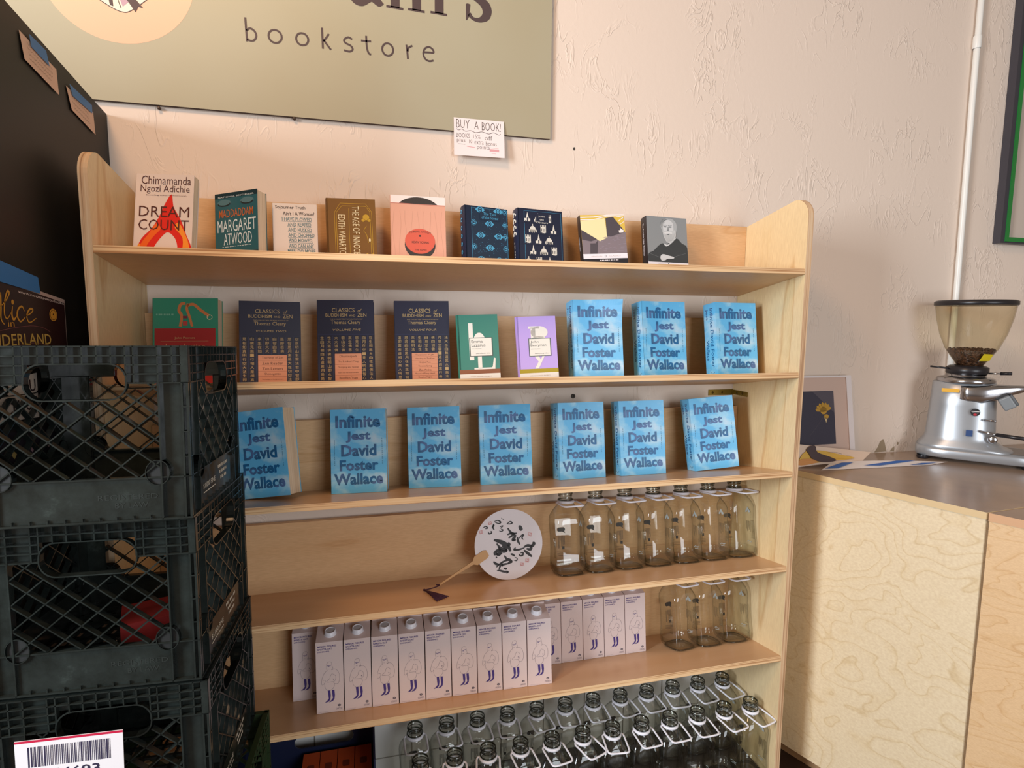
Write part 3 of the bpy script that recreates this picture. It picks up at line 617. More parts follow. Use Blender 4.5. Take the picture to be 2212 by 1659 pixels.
def art_whit(b, F0, w, h):
    F = lambda u, v, n: F0(u, h*.20+v*.80, n)
    g1 = M('photo_grey', '8A8F92', .3); dk = M('photo_dark', '3A3E40', .4); lt = M('photo_light', 'C9CDD0', .4); md = M('photo_mid', '6E7274', .4)
    X = lambda p: [(a*w, c*h) for a, c in p]
    b.rect(0, .08*h, w, h, g1, F, 1)
    b.poly(X(smooth_poly([(.02, .08), (.02, .24), (.14, .30), (.26, .40), (.36, .46), (.50, .46), (.72, .58), (.86, .48), (.99, .40), (1, .08)], 3, True)), dk, F, 2)
    b.poly(X(smooth_poly([(.40, .46), (.46, .40), (.58, .46), (.70, .56), (.74, .60), (.62, .52), (.50, .44)], 3, True)), lt, F, 3)
    hr = M('hair_grey', 'A9AEB1', .4); bd = M('beard_grey', 'BFC3C5', .4); sh = M('shade_grey', '5A5E60', .4)
    b.poly(X(smooth_poly([(.36, .74), (.34, .85), (.40, .93), (.50, .975), (.62, .97), (.72, .91), (.75, .82), (.73, .72), (.68, .66), (.42, .66)], 4, True)), hr, F, 3)
    b.poly(X(smooth_poly([(.40, .76), (.40, .86), (.46, .93), (.56, .94), (.64, .89), (.66, .80), (.65, .70), (.58, .62), (.46, .62), (.41, .68)], 4, True)), lt, F, 4)
    b.poly(X(smooth_poly([(.39, .70), (.46, .715), (.54, .71), (.62, .72), (.70, .74), (.71, .62), (.66, .53), (.56, .47), (.47, .50), (.41, .59)], 4, True)), bd, F, 5)
    b.poly(X(smooth_poly([(.42, .68), (.48, .70), (.53, .695), (.60, .70), (.62, .665), (.54, .665), (.50, .655), (.44, .66)], 4, True)), M('moustache', 'D3D6D8', .4), F, 6)
    b.poly(X([(.47, .655), (.57, .66), (.53, .635), (.49, .637)]), sh, F, 7)
    for x in (.455, .575):
        b.poly(X(smooth_poly([(x-.05, .80), (x, .818), (x+.045, .80), (x, .785)], 3, True)), g1, F, 5); b.disc(x*w, .80*h, .012*w, dk, F, 6, .008*h, 8)
        b.ribbon(X([(x-.05, .822), (x, .838), (x+.045, .826)]), .0014, md, F, 6)
    b.poly(X([(.52, .80), (.495, .725), (.54, .718), (.55, .735), (.54, .79)]), g1, F, 5); b.ribbon(X([(.49, .725), (.545, .72)]), .001, sh, F, 7)
    for k in range(7): b.ribbon(X(smooth_poly([(.37+.015*k, .78+.02*k), (.345+.02*k, .86+.012*k), (.40+.03*k, .95+.004*k)], 3)), .0006, md, F, 5)
    for k in range(9): b.ribbon(X(smooth_poly([(.43+.03*k, .64+.004*k), (.44+.026*k, .57), (.50+.012*k, .49+.004*k)], 3)), .0006, hr, F, 7)
    b.poly(X(smooth_poly([(.30, .18), (.36, .24), (.5, .22), (.64, .19), (.62, .16), (.48, .15), (.42, .12), (.33, .11)], 3, True)), lt, F, 4)
    b.ribbon(X([(.05, .24), (.30, .17)]), .001, md, F, 4); b.ribbon(X([(.66, .2), (.95, .28)]), .001, md, F, 4)
    b.rect(0, 0, w, .08*h, M('white_band', 'E8E6EE'), F, 5); b.disc(.5*w, .05*h, .002, dk, F, 6, .003, 8); b.text('PENGUIN', .25*w, .035*h, .45*w, .05*h, M('pale_tan'), F, 6); b.text('CLASSICS', .55*w, .035*h, .75*w, .05*h, M('pale_tan'), F, 6)
def sp_whit(b, F, t, h): b.text('The Portable Walt Whitman', .36*t, .38*h, .56*t, .9*h, M('white_band', 'E8E6EE'), F, 2, 0, -90)
put(book('novel_book', 'paperback with a grey photograph of a bearded man, rightmost on the top shelf', .139, .190, .032, None, cover=blk, art=art_whit, spine_art=sp_whit), 0, 1.393, -.155, 3)

# ------------------------------------------------------------------ round fan on the fourth shelf
fan = thing('round_fan', 'white round paper fan with black brush calligraphy leaning on the fourth shelf', 'fan')
b = MB(); pts = [(.105*cos(2*pi*k/64), .105+.105*sin(2*pi*k/64)) for k in range(64)]
TXZ = Matrix(((1, 0, 0, 0), (0, 0, -1, .0015), (0, 1, 0, 0), (0, 0, 0, 1)))
fan_w = M('fan_paper', 'E6E0E4', .6); b.prism(pts, -.0003, .0015, fan_w, TXZ)
ink = M('brush_ink', '1D1614', .5); seal = M('seal_red', 'D0706A', .6)
FF = lambda x, y, n: ((x-895)/650*.105, -.0001-n, .105+(845-y)/680*.105)
def st(pts, wd, mat=ink, taper=True): b.ribbon(smooth_poly(pts, 4), wd*1.35, mat, lambda u, v, n: FF(u, v, n), 2, taper=taper)
for p, wd in (
 ([(1105, 500), (1130, 560), (1150, 600)], 55), ([(880, 530), (930, 610), (980, 650), (1050, 640)], 34), ([(870, 660), (930, 640), (1000, 655), (950, 690), (890, 725)], 36),
 ([(1030, 670), (1000, 730), (970, 770), (1030, 770)], 44), ([(1060, 720), (1070, 800), (1105, 870)], 32), ([(1090, 750), (1140, 700), (1180, 690), (1150, 740), (1175, 780)], 24),
 ([(1350, 850), (1385, 870), (1330, 920), (1250, 900), (1180, 930)], 46), ([(1330, 900), (1310, 980), (1230, 960)], 40), ([(1020, 920), (990, 960), (1080, 965), (1190, 940)], 30), ([(1180, 985), (1260, 1060), (1330, 1125)], 40),
 ([(1085, 1050), (1100, 1085), (1150, 1080), (1160, 1030), (1110, 1035)], 26), ([(920, 1035), (960, 1050), (1000, 1085)], 30), ([(980, 1160), (1030, 1175), (1040, 1130), (1000, 1110)], 16),
 ([(610, 735), (700, 770), (800, 820), (880, 890), (920, 985)], 62), ([(880, 810), (900, 850), (870, 880)], 40), ([(660, 810), (710, 880), (780, 930), (840, 960), (780, 975), (720, 930), (690, 880)], 42),
 ([(760, 860), (830, 920), (850, 980)], 34), ([(600, 1000), (640, 960), (700, 940), (720, 990), (660, 1010), (600, 1020)], 46), ([(640, 960), (680, 1040), (760, 1000)], 26), ([(640, 1060), (655, 1090)], 20),
 ([(800, 1055), (840, 1120), (900, 1150), (930, 1190), (860, 1200)], 40), ([(590, 1150), (640, 1200), (700, 1215)], 36), ([(640, 1260), (720, 1200), (800, 1160), (880, 1150)], 26), ([(690, 1310), (720, 1240), (800, 1220), (900, 1215)], 30),
 ([(650, 1330), (700, 1330), (780, 1360), (860, 1370), (830, 1400)], 30), ([(780, 1290), (820, 1310), (830, 1290)], 30), ([(740, 1180), (760, 1260)], 18),
 ([(630, 385), (700, 370), (750, 410), (710, 430), (640, 400)], 20), ([(580, 500), (620, 440), (600, 500), (625, 545)], 24), ([(415, 490), (460, 465), (500, 500), (450, 510)], 18), ([(510, 570), (520, 610), (570, 600), (560, 560)], 22),
 ([(870, 450), (930, 410), (970, 440), (930, 455), (860, 450)], 20), ([(730, 495), (790, 480), (740, 530)], 16), ([(715, 570), (760, 585), (790, 560), (750, 540)], 16), ([(760, 325), (820, 375)], 8)): st(p, wd)
for cx, cy, r_, s_ in ((545, 410, .3, 38), (370, 570, .3, 40), (1305, 690, .6, 44), (1130, 1255, .5, 40), (1235, 1190, .5, 44)):
    q = [(cx+s_*cos(r_+k*pi/2+.4), cy+s_*sin(r_+k*pi/2+.4)) for k in range(4)]
    b.ribbon(q, 7, seal, FF, 2, closed=True); b.ribbon([q[0], ((q[1][0]+q[2][0])/2, (q[1][1]+q[2][1])/2), q[3]], 7, seal, FF, 2); b.ribbon([((q[0][0]+q[3][0])/2, (q[0][1]+q[3][1])/2), q[1]], 6, seal, FF, 2)
b.build('fan_disc', fan)
bam = M('bamboo', 'C99C66', .5)
b = MB(); hp = [(-.071, .094), (-.063, .078), (-.069, .070), (-.098, .053), (-.110, .056), (-.160, .032), (-.214, .004), (-.2155, .008), (-.162, .038), (-.112, .066), (-.108, .078), (-.080, .094)]
b.prism(hp, .0016, .0050, bam, TXZ); hnd = b.build('handle', fan); hnd['label'] = 'bamboo handle'
b = MB(); tas = M('purple_thread', '3A1430', .7)
b.tube(smooth_poly([(-.212, -.004, .008), (-.222, -.010, .010), (-.215, -.016, .009), (-.235, -.024, .006), (-.258, -.030, .005)]), .0016, tas, 6)
for q in range(26):
    t_ = q/25; b.tube([(-.259, -.030, .005), (-.248+.012*t_, -.062, .003+.003*sin(q*2.1)), (-.236+.036*t_, -.128+.030*t_+.004*sin(q*5), .0015)], .0013, tas, 5)
b.lathe([(0, -.004), (.0035, -.002), (.0035, .002), (0, .004)], tas, 8, Matrix.Translation((-.259, -.030, .005)))
b.build('tassel', hnd)['label'] = 'dark purple tassel'
fan.matrix_world = shelf_M(3, .971, -.150, 0, 0)

# ------------------------------------------------------------------ oat drink cartons on the fifth shelf
car_m = M('carton_board', 'DCC9C6', .45); pur = M('purple_ink', '43307A', .5); lnk = M('violet_line', '6E6272', .6)
def make_carton():
    t = thing('drink_carton', '', 'carton', 'white oat drink cartons on the fifth shelf')
    w_, d_, hf, hb = .0702, .0700, .190, .2125; LN = .055
    Tn = lambda p: (p[0], p[1]-LN*p[2], p[2])
    b = MB(); vs = [(0, 0, 0), (w_, 0, 0), (w_, d_, 0), (0, d_, 0), (0, 0, hf), (w_, 0, hf), (w_, d_, hb), (0, d_, hb)]
    b.add(vs, [(0, 3, 2, 1), (0, 1, 5, 4), (2, 3, 7, 6), (3, 0, 4, 7), (1, 2, 6, 5)], car_m, Tn)
    # slightly bowed sloping top with a folded seam at the back
    n = 6; tv = []
    for j in range(n+1):
        for i in range(n+1):
            u, v = i/n, j/n; tv.append((u*w_, v*d_, hf+(hb-hf)*v+.004*sin(pi*u)*v))
    b.add(tv, [(j*(n+1)+i, j*(n+1)+i+1, (j+1)*(n+1)+i+1, (j+1)*(n+1)+i) for j in range(n) for i in range(n)], car_m, Tn, True)
    b.box((.001, d_-.004, hb), (w_-.001, d_-.0028, hb+.005), car_m, Tn)
    F = lambda u, v, n_: Tn((u, -n_, v))
    X = lambda p: [(a*w_, c*hf) for a, c in p]
    for k, (s_, x1) in enumerate((('MINOR FIGURES', .76), ('BARISTA OAT', .60), ('(ORGANIC)', .50))): b.text(s_, .075*w_, (.928-.038*k)*hf, x1*w_, (.952-.038*k)*hf, pur, F, 2, .02)
    lw = .0005
    b.ribbon(X(smooth_poly([(.40, .60), (.39, .68), (.46, .715), (.56, .71), (.60, .65), (.62, .61), (.58, .60), (.57, .615)], 4)), lw, lnk, F, 2)
    b.ribbon(X([(.41, .665), (.49, .66), (.49, .65), (.43, .652)]), .0011, pur, F, 2); b.ribbon(X([(.50, .662), (.56, .668)]), .0014, pur, F, 2); b.ribbon(X([(.44, .615), (.50, .613)]), lw, lnk, F, 2)
    b.ribbon(X(smooth_poly([(.42, .60), (.30, .56), (.22, .49), (.19, .43), (.22, .40), (.30, .42), (.33, .46), (.24, .465)], 4)), lw, lnk, F, 2)
    b.ribbon(X(smooth_poly([(.58, .605), (.74, .60), (.84, .54), (.86, .46), (.80, .40), (.68, .40), (.62, .43)], 4)), lw, lnk, F, 2)
    b.ribbon(X(smooth_poly([(.30, .42), (.33, .35), (.42, .315), (.54, .315), (.64, .35), (.68, .40)], 4)), lw, lnk, F, 2)
    b.ribbon(X(smooth_poly([(.58, .545), (.52, .51), (.50, .48), (.38, .44), (.44, .43), (.56, .43), (.62, .43), (.70, .45), (.72, .50), (.66, .53), (.58, .545)], 4)), lw, lnk, F, 2)
    b.disc(.64*w_, .465*hf, .0013, lnk, F, 2, None, 8)
    for x in (.42, .57): b.poly(X([(x, .312), (x+.09, .314), (x+.105, .24), (x+.085, .185), (x+.02, .155), (x-.12, .145), (x-.02, .175), (x+.03, .20), (x+.015, .24)]), pur, F, 3)
    b.disc(.83*w_, .088*hf, .0042, M('seal_grey', '5E5560', .6), F, 2, .0032, 14); b.rect(.81*w_, .085*hf, .85*w_, .091*hf, car_m, F, 3)
    for q in range(5): b.ring((.73+.045*q)*w_, .042*hf, .0015, .0005, lnk, F, 2, .0022, 8)
    b.ribbon(X([(.07, .018), (.40, .018)]), .0006, M('grey_violet_line', 'B7A9B0'), F, 2)
    b.build('carton_body', t)
    c = MB(); sl = atan((hb-hf)/d_); Tc = Matrix.Translation(Tn((.036, .030, hf+(hb-hf)*.43+.0015))) @ Matrix.Rotation(sl, 4, 'X')
    c.lathe([(.0165, -.004), (.0165, .0015), (.0148, .0018), (.0148, .0105), (.0138, .0118), (.0118, .0118), (.0112, .0106)], white_plastic, 28, Tc)
    c.lathe([(.0112, .0106), (0, .0106)], M('cap_disc', 'BFBFC4', .4), 28, Tc)
    c.build('cap', t); return t
car0 = make_carton(); used = False
pos_names = ['leftmost', 'second from the left', 'third from the left', 'fourth from the left', 'centre one', 'fourth from the right', 'third from the right', 'second from the right', 'rightmost']
for k in range(9):
    lab = 'white oat drink carton in the front row, %s of the nine' % pos_names[k]
    c = car0 if k == 0 else copy_thing(car0, lab); c['label'] = lab
    put(c, 4, .4175+.0727*k, -.236-.0032*k, -1.5+.9*sin(k*2.3))
back_l = {0: 'dim oat drink carton at the far left end of the back row'}
for k in range(15):
    x = .347+.0723*k
    if k in back_l: lab = back_l[k]
    elif k <= 9: lab = 'oat drink carton mostly hidden behind the %s front-row carton' % ['first', 'second', 'third', 'fourth', 'fifth', 'sixth', 'seventh', 'eighth', 'ninth'][k-1]
    elif k == 10: lab = 'white oat drink carton of the back row half covered by the rightmost front carton'
    else: lab = 'oat drink carton fully visible in the back row, %s of four' % ['leftmost', 'second from left', 'third from left', 'rightmost'][k-11]
    c = copy_thing(car0, lab); put(c, 4, x, -.140-.0005*k-(.004 if k == 0 else 0), .8*sin(k*1.7))

# ------------------------------------------------------------------ glass milk bottles
def bottle_loft(b, mat, sections, seg=40):
    vs = []; fs = []; n = len(sections)
    for (h, r, e) in sections:
        for k in range(seg):
            a = 2*pi*(k+.5)/seg; c_, s_ = cos(a), sin(a); q = 2/e
            vs.append((r*math.copysign(abs(c_)**q, c_), r*math.copysign(abs(s_)**q, s_), h))
    for i in range(n-1):
        for k in range(seg): k2 = (k+1) % seg; fs.append((i*seg+k, i*seg+k2, (i+1)*seg+k2, (i+1)*seg+k))
    b.add(vs, fs, mat, None, True)
lipdark = glass_mat('glass_rim', '8C968C', '2E3430', 1.6)
def make_bottle():
    t = thing('glass_bottle', '', 'bottle', 'clear glass milk bottles')
    b = MB()
    sec = [(.0045, .002, 2), (.003, .034, 3), (0, .038, 3.6), (.002, .043, 4), (.010, .0475, 5), (.020, .0482, 5.5)]
    sec += [(.03+.12*k/8, .0482-.0022*sin(pi*k/8), 5.5) for k in range(9)]
    sec += [(.160, .0478, 5), (.170, .0455, 4), (.180, .041, 3.2), (.190, .0345, 2.6), (.199, .0275, 2.2), (.206, .0222, 2), (.211, .0208, 2), (.2125, .0208, 2), (.2135, .0228, 2), (.2155, .0232, 2), (.2175, .0215, 2), (.222, .0205, 2), (.228, .0205, 2), (.2295, .0222, 2), (.233, .0228, 2), (.2365, .0220, 2), (.238, .0198, 2), (.2375, .0178, 2), (.234, .0170, 2), (.215, .0170, 2)]
    sec = [(h*1.05 if h > .003 else h, r, e) for h, r, e in sec]
    bottle_loft(b, glass, sec)
    for rr_, zz, tt in ((.0212, .2490, .0016), (.0226, .2445, .0013), (.0232, .2262, .0020), (.0212, .2385, .0010)):
        b.tube([(rr_*cos(2*pi*k/28), rr_*sin(2*pi*k/28), zz) for k in range(28)], tt, lipdark, 8, closed=True)
    b.tube([(.040*math.copysign(abs(cos(2*pi*k/28))**.6, cos(2*pi*k/28)), .040*math.copysign(abs(sin(2*pi*k/28))**.6, sin(2*pi*k/28)), .0035) for k in range(28)], .0022, lipdark, 6, closed=True)
    # thick base glass and arched grip ribs in the sides
    bottle_loft(b, glass, [(.010, .002, 2), (.009, .036, 3.5), (.013, .0445, 5), (.03, .0460, 5.2)])
    for k in range(4):
        for sx in (1, -1):
            pts = [(sx*.0468, -.014-.004*k, .055), (sx*.0474, -.018-.004*k, .085), (sx*.0470, -.014-.004*k, .115)]
            b.tube(smooth_poly(pts, 4), .0012, glass, 5)
    FB = lambda u, v, n: (u, .0462-n*3-.0022*sin(pi*min(max((v-.03)/.12, 0), 1)), v)      # printed on the rear wall, read through the bottle
    FR = lambda u, v, n: (.0470+n-.002*sin(pi*min(max((v-.03)/.12, 0), 1)), u, v)
    dk = M('bottle_black_print', '22201F', .5); wh = M('bottle_white_print', 'B9C6CE', .5)
    b.poly([(p[0], p[1]) for p in rrect(-.016, .118, .010, .131, .006, 4)], dk, FB, 1); b.poly([(-.002, .119), (.010, .112), (.006, .122)], dk, FB, 1)
    rr = random.Random(2)
    for q in range(9): b.ribbon([(-.014+.0026*q, .105), (-.014+.0026*q, .105-rr.uniform(.012, .04))], .0011, dk, FB, 1)
    b.rect(-.002, .062, .006, .072, dk, FB, 1)
    for q in range(3): b.ribbon(smooth_poly([(-.018, .056-.005*q), (-.004, .053-.005*q), (.012, .052-.005*q)], 4), .0009, dk, FB, 1)
    for F_, o_ in ((FR, 0.0),):
        b.poly([(-.012, .140), (-.002, .138), (.002, .147), (.006, .139), (.014, .137), (.013, .143), (.005, .151), (.002, .157), (-.003, .150), (-.011, .146)], wh, F_, 1)
        b.ribbon(smooth_poly([(-.014, .045), (-.004, .041), (.004, .043), (.013, .038)], 4), .0018, wh, F_, 1); b.ribbon(smooth_poly([(-.012, .039), (-.002, .036), (.010, .033)], 4), .0012, wh, F_, 1)
        for q in range(5): b.ribbon([(-.01+.005*q, .11), (-.01+.005*q, .075+.006*(q % 3))], .0014, dk, F_, 1)
    b.build('bottle_body', t)
    # collar and carrying loop
    h = MB(); h.lathe([(.0215, .2140), (.0262, .2143), (.0268, .2170), (.0262, .2215), (.0215, .2222)], white_plastic, 28)
    lp = [(-.002, -.0255), (.006, -.0325), (.030, -.0330), (.064, -.0325), (.0735, -.0275), (.0755, -.015), (.0755, .015), (.0735, .0275), (.064, .0325), (.030, .0330), (.006, .0325), (-.002, .0255)]
    lp3 = [(x, y, .2175-.06*max(0, x-.022)) for x, y in smooth_poly(lp, 4)]
    h.tube(lp3, .0028, white_plastic, 8)
    h.build('handle_loop', t); return t
bot0 = make_bottle(); first = True
def put_bottle(label, mat4, loop):
    global first
    t = bot0 if first else copy_thing(bot0, label); first = False; t['label'] = label; t.matrix_world = mat4
    for ch in t.children:
        if ch.name.startswith('handle_loop'): ch.rotation_euler = (0, 0, radians(loop))
ordn = ['leftmost', 'second', 'third', 'middle', 'third from the right', 'second from the right', 'rightmost']
ls = [-88, -84, -82, -88, -84, -80, -76]
for k in range(7):
    put_bottle('clear glass bottle on the fourth shelf, %s of the seven there' % ordn[k], shelf_M(3, 1.158+.1*k, -.143, radians(2*sin(k*3))), ls[k])
for k in range(3): put_bottle('clear glass bottle on the fifth shelf, %s of three by the side panel' % ['left', 'middle', 'right'][k], shelf_M(4, 1.552+.0985*k, -.146, radians((10, 2, -2)[k])), (-90, -86, -84)[k])
bl = [-90, -88, -84, -92, -86, -94, -86, -84, -88, -90, -84, -82]
fl = [-100, -100, -98, -86, -78, -74, -96, -88, -90, -86, -84, -72]
on12 = ['first from the left', 'second from the left', 'third from the left', 'fourth from the left', 'fifth from the left', 'sixth from the left', 'sixth from the right', 'fifth from the right', 'fourth from the right', 'third from the right', 'second from the right', 'last at the right panel']
for k in range(12): put_bottle('clear glass bottle on the bottom shelf back row, %s' % on12[k], Matrix.Translation((.686+.0966*k, -.108, .0085)) @ Matrix.Rotation(radians(4*sin(k*1.9)), 4, 'Z'), bl[k])
for k in range(12): put_bottle('clear glass bottle on the bottom shelf front row, %s' % on12[k], Matrix.Translation((.690+.0971*k, -.2475, .0085)) @ Matrix.Rotation(radians(4*sin(k*2.7)), 4, 'Z'), fl[k])

# ------------------------------------------------------------------ blue bin with orange boxes on the bottom shelf
bin_m = M('blue_bin_plastic', '0D1738', .5); b = MB()
b.box((.195, -.295, .0085), (.567, -.055, .013), bin_m)
b.box((.195, -.295, .013), (.200, -.055, .318), bin_m); b.box((.562, -.295, .013), (.567, -.055, .318), bin_m); b.box((.2, -.295, .013), (.562, -.290, .085), bin_m)
ho = rrect(.335, .205, .505, .245, .0199, 8); ou = [(.562, .318), (.2, .318), (.2, .013), (.562, .013)]
TB = Matrix(((1, 0, 0, 0), (0, 0, 1, 0), (0, 1, 0, 0), (0, 0, 0, 1)))
q = ho; n = len(q)
def ring_plate(b, outer, hole, y0, y1, mat, T):
    """plate between a rectangle (4 corners, ccw from top right) and a hole"""
    n = len(hole); m = n//4
    for z in (y0, y1):
        for s_ in range(4):
            seg_ = hole[s_*m:(s_+1)*m]; nx = hole[((s_+1)*m) % n]
            co = outer[s_]; cn = outer[(s_+1) % 4]
            vs = [(co[0], co[1], z)]+[(p[0], p[1], z) for p in seg_]; b.add(vs, [(0, i, i+1) for i in range(1, len(seg_))]+[], mat, T)
            qd = [(co[0], co[1], z), (seg_[-1][0], seg_[-1][1], z), (nx[0], nx[1], z), (cn[0], cn[1], z)]
            b.add(qd, [(0, 1, 2, 3)], mat, T)
    vs = [(p[0], p[1], y0) for p in hole]+[(p[0], p[1], y1) for p in hole]
    b.add(vs, [(i, (i+1) % n, n+(i+1) % n, n+i) for i in range(n)], mat, T)
ring_plate(b, ou, ho, -.060, -.055, bin_m, TB)
bino = b.build('storage_bin'); tag(bino, 'dark blue plastic bin with an oval hand hole on the bottom shelf', 'bin')
ora = M('orange_card', 'C9501E', .5)
for k in range(4):
    b = MB(); x = .362+.0492*k; b.box((x, -.21, .0135), (x+.047, -.075, .198), ora)
    F = lambda u, v, n: (u, v, .198+n); b.rect(x+.004, -.20, x+.043, -.19, M('dark_orange', '7A2E12'), F, 1); b.poly(rrect(x+.014, -.15, x+.034, -.125, .005, 3), M('dark_orange'), F, 1)
    tag(b.build('orange_box'), 'small orange card box standing in the blue bin, %s of four' % ['leftmost', 'second from left', 'third from left', 'rightmost'][k], 'box', 'orange boxes in the blue bin')

# ------------------------------------------------------------------ milk crates
def make_crate(mat):
    Wc, Dc, H = .334, .33, .293; b = MB()
    def side(width, T):
        """panel in X (0..width) Z (0..H); y=0 outer face, +y inwards"""
        def bar(x0, z0, x1, z1, th=.0022, y0=0.0, y1=.012):
            d = Vector((x1-x0, z1-z0)); n_ = Vector((-d.y, d.x)).normalized()*th/2
            p = [(x0+n_.x, z0+n_.y), (x0-n_.x, z0-n_.y), (x1-n_.x, z1-n_.y), (x1+n_.x, z1+n_.y)]
            vs = [(a, y0, c) for a, c in p]+[(a, y1, c) for a, c in p]
            b.add(vs, [(0, 1, 2, 3), (7, 6, 5, 4), (0, 4, 5, 1), (1, 5, 6, 2), (2, 6, 7, 3), (3, 7, 4, 0)], mat, T)
        cw = .046; zt = H; zr = H-.061; zb = .072; xm = width/2; hw = .073; hz0, hz1 = H-.088, H-.031
        # ribbed top band: fins in front of a sheet with a hand hole
        xs = [0, .024, cw, cw+.036, xm-hw]; xs = xs+[xm-hw+2*hw*k/7 for k in range(1, 7)]+[width-x for x in reversed(xs)]
        for x in xs: bar(x, zr if abs(x-xm) >= hw-.001 else hz1, x, zt, .0022, 0, .010)
        for k in range(5):
            z = zt-.0012-(zt-zr)*k/4
            if hz0 < z < hz1: bar(0, z, xm-hw, z); bar(xm+hw, z, width, z)
            else: bar(0, z, width, z)
        hole = rrect(xm-hw, hz0, xm+hw, hz1, .026, 6)
        # sheet around the hole
        b.box((0, .009, zr), (xm-hw, .0115, zt), mat, T); b.box((xm+hw, .009, zr), (width, .0115, zt), mat, T); b.box((xm-hw, .009, hz1), (xm+hw, .0115, zt), mat, T)
        n = len(hole); vs = []; 
        for (x, z) in hole: vs += [(x, -.001, z), (x, .014, z)]
        b.add(vs, [(2*i, 2*((i+1) % n), 2*((i+1) % n)+1, 2*i+1) for i in range(n)]+[(2*i+1, 2*((i+1) % n)+1, 2*((i+1) % n), 2*i) for i in range(n)], mat, T)
        ho2 = [(xm+(x-xm)*1.03, (hz0+hz1)/2+(z-(hz0+hz1)/2)*1.08) for x, z in hole]
        vs = [(x, -.001, z) for x, z in hole]+[(x, -.001, z) for x, z in ho2]; b.add(vs, [(i, (i+1) % n, n+(i+1) % n, n+i) for i in range(n)], mat, T)
        # diagonal lattice
        x0, x1 = cw, width-cw; sp = .052; sl = .83
        inh = lambda x, z: (abs(x-xm) < hw-.002) and (z > hz0-.003)
        for sg in (1, -1):
            c = -2.0
            for k in range(-14, 22):
                c = k*sp
                # line z = zb + sg*sl*(x - x0 - c); clip by marching
                seg_on = None; N = 60; prev = None
                for j in range(N+1):
                    x = x0+(x1-x0)*j/N; z = zb+sg*sl*(x-x0-c) if sg > 0 else zb-sl*(x-x0-c)
                    ok = zb <= z <= zr and not inh(x, z)
                    if ok and seg_on is None: seg_on = (x, z)
                    if seg_on is not None and (not ok or j == N):
                        e = prev if not ok else (x, z)
                        if e and (abs(e[0]-seg_on[0]) > .008): bar(seg_on[0]-sg*0, seg_on[1], e[0], e[1], .0022, 0, .011)
                        seg_on = None
                    prev = (x, z)
        # frames of the lattice, bottom band and corner columns
        bar(x0, zb, x1, zb, .0025); bar(x0, 0, x0, zr, .0025, -.001, .012); bar(x1, 0, x1, zr, .0025, -.001, .012)
        b.box((x0, .004, 0), (x1, .007, zb), mat, T); bar(0, .001, width, .001, .003, -.001, .014)
        b.box((0, .009, 0), (x0, .012, zr), mat, T); b.box((x1, .009, 0), (width, .012, zr), mat, T)
        for xa, xb in ((0, x0), (width-cw, width)): bar(xa, zb, xb, zb, .002, 0, .010)
        for k in range(3):
            for xa, xb in ((0, .012), (width-.012, width)): bar(xa, .19-.042*k, xb, .19-.042*k, .0018, -.0005, .009)
        for k in range(9): xx = x0+.02+(x1-x0-.04)*k/8; bar(xx, .002, xx, .008, .002, 0, .005)
        for cx in (x0+.006, x1-.006):
            n = 24; vs = []
            for k in range(n): a = 2*pi*k/n; vs += [(cx+.019*cos(a), -.001, zb+.008+.022*sin(a)), (cx+.019*cos(a), .013, zb+.008+.022*sin(a))]
            b.add(vs, [(2*i, 2*((i+1) % n), 2*((i+1) % n)+1, 2*i+1) for i in range(n)]+[(2*i+1, 2*((i+1) % n)+1, 2*((i+1) % n), 2*i) for i in range(n)], mat, T)
            vs = [(cx+.019*cos(2*pi*i/n), -.0008, zb+.008+.022*sin(2*pi*i/n)) for i in range(n)]+[(cx+.0175*cos(2*pi*i/n), -.0008, zb+.008+.0205*sin(2*pi*i/n)) for i in range(n)]
            b.add(vs, [(i, (i+1) % n, n+(i+1) % n, n+i) for i in range(n)], mat, T)
            b.add([(cx+.0175*cos(2*pi*i/n), .003, zb+.008+.0205*sin(2*pi*i/n)) for i in range(n)], [tuple(range(n))], M('crate_recess', '0B0D0C', .7), T)
    I = Matrix.Identity(4)
    side(Wc, I)
    side(Dc, Matrix.Translation((Wc, 0, 0)) @ Matrix.Rotation(pi/2, 4, 'Z'))
    side(Wc, Matrix.Translation((Wc, Dc, 0)) @ Matrix.Rotation(pi, 4, 'Z'))
    side(Dc, Matrix.Translation((0, Dc, 0)) @ Matrix.Rotation(-pi/2, 4, 'Z'))
    for cx, cy in ((0, 0), (Wc, 0), (Wc, Dc), (0, Dc)): 
        sx = 1 if cx == 0 else -1; sy = 1 if cy == 0 else -1
        b.box((min(cx, cx+sx*.004), min(cy, cy+sy*.004), 0), (max(cx, cx+sx*.004), max(cy, cy+sy*.004), H), mat)
    for k in range(11): x = .015+(Wc-.03)*k/10; b.box((x-.003, .012, .002), (x+.003, Dc-.012, .008), mat)
    for k in range(10): y = .02+(Dc-.04)*k/9; b.box((.012, y-.003, .002), (Wc-.012, y+.003, .008), mat)
    return b
cb = make_crate(crate_m)
F = lambda u, v, n: (u, .0038-n, v)
emb = M('embossed_plastic', '2B302E', .3)
cb.text('REGISTERED', .19, .036, .28, .045, emb, F, 1); cb.text('BY LAW', .215, .022, .265, .031, emb, F, 1)
white_print = M('stencil_white', 'C9C3B4', .6); FSd = lambda u, v, n: (.3302+n, u, v)
cb.text('$1,000 FINE', .075, .03, .15, .041, white_print, FSd, 1, .01); cb.ribbon([(.075, .024), (.15, .024)], .002, white_print, FSd, 1)
ticks(cb, .17, .054, .24, .054, 8, .006, white_print, FSd, 1); ticks(cb, .18, .042, .235, .042, 6, .006, white_print, FSd, 1); ticks(cb, .185, .030, .23, .030, 5, .006, white_print, FSd, 1)
def crate_at(o, z, yaw, pit, rol):   # front right bottom corner
    pass
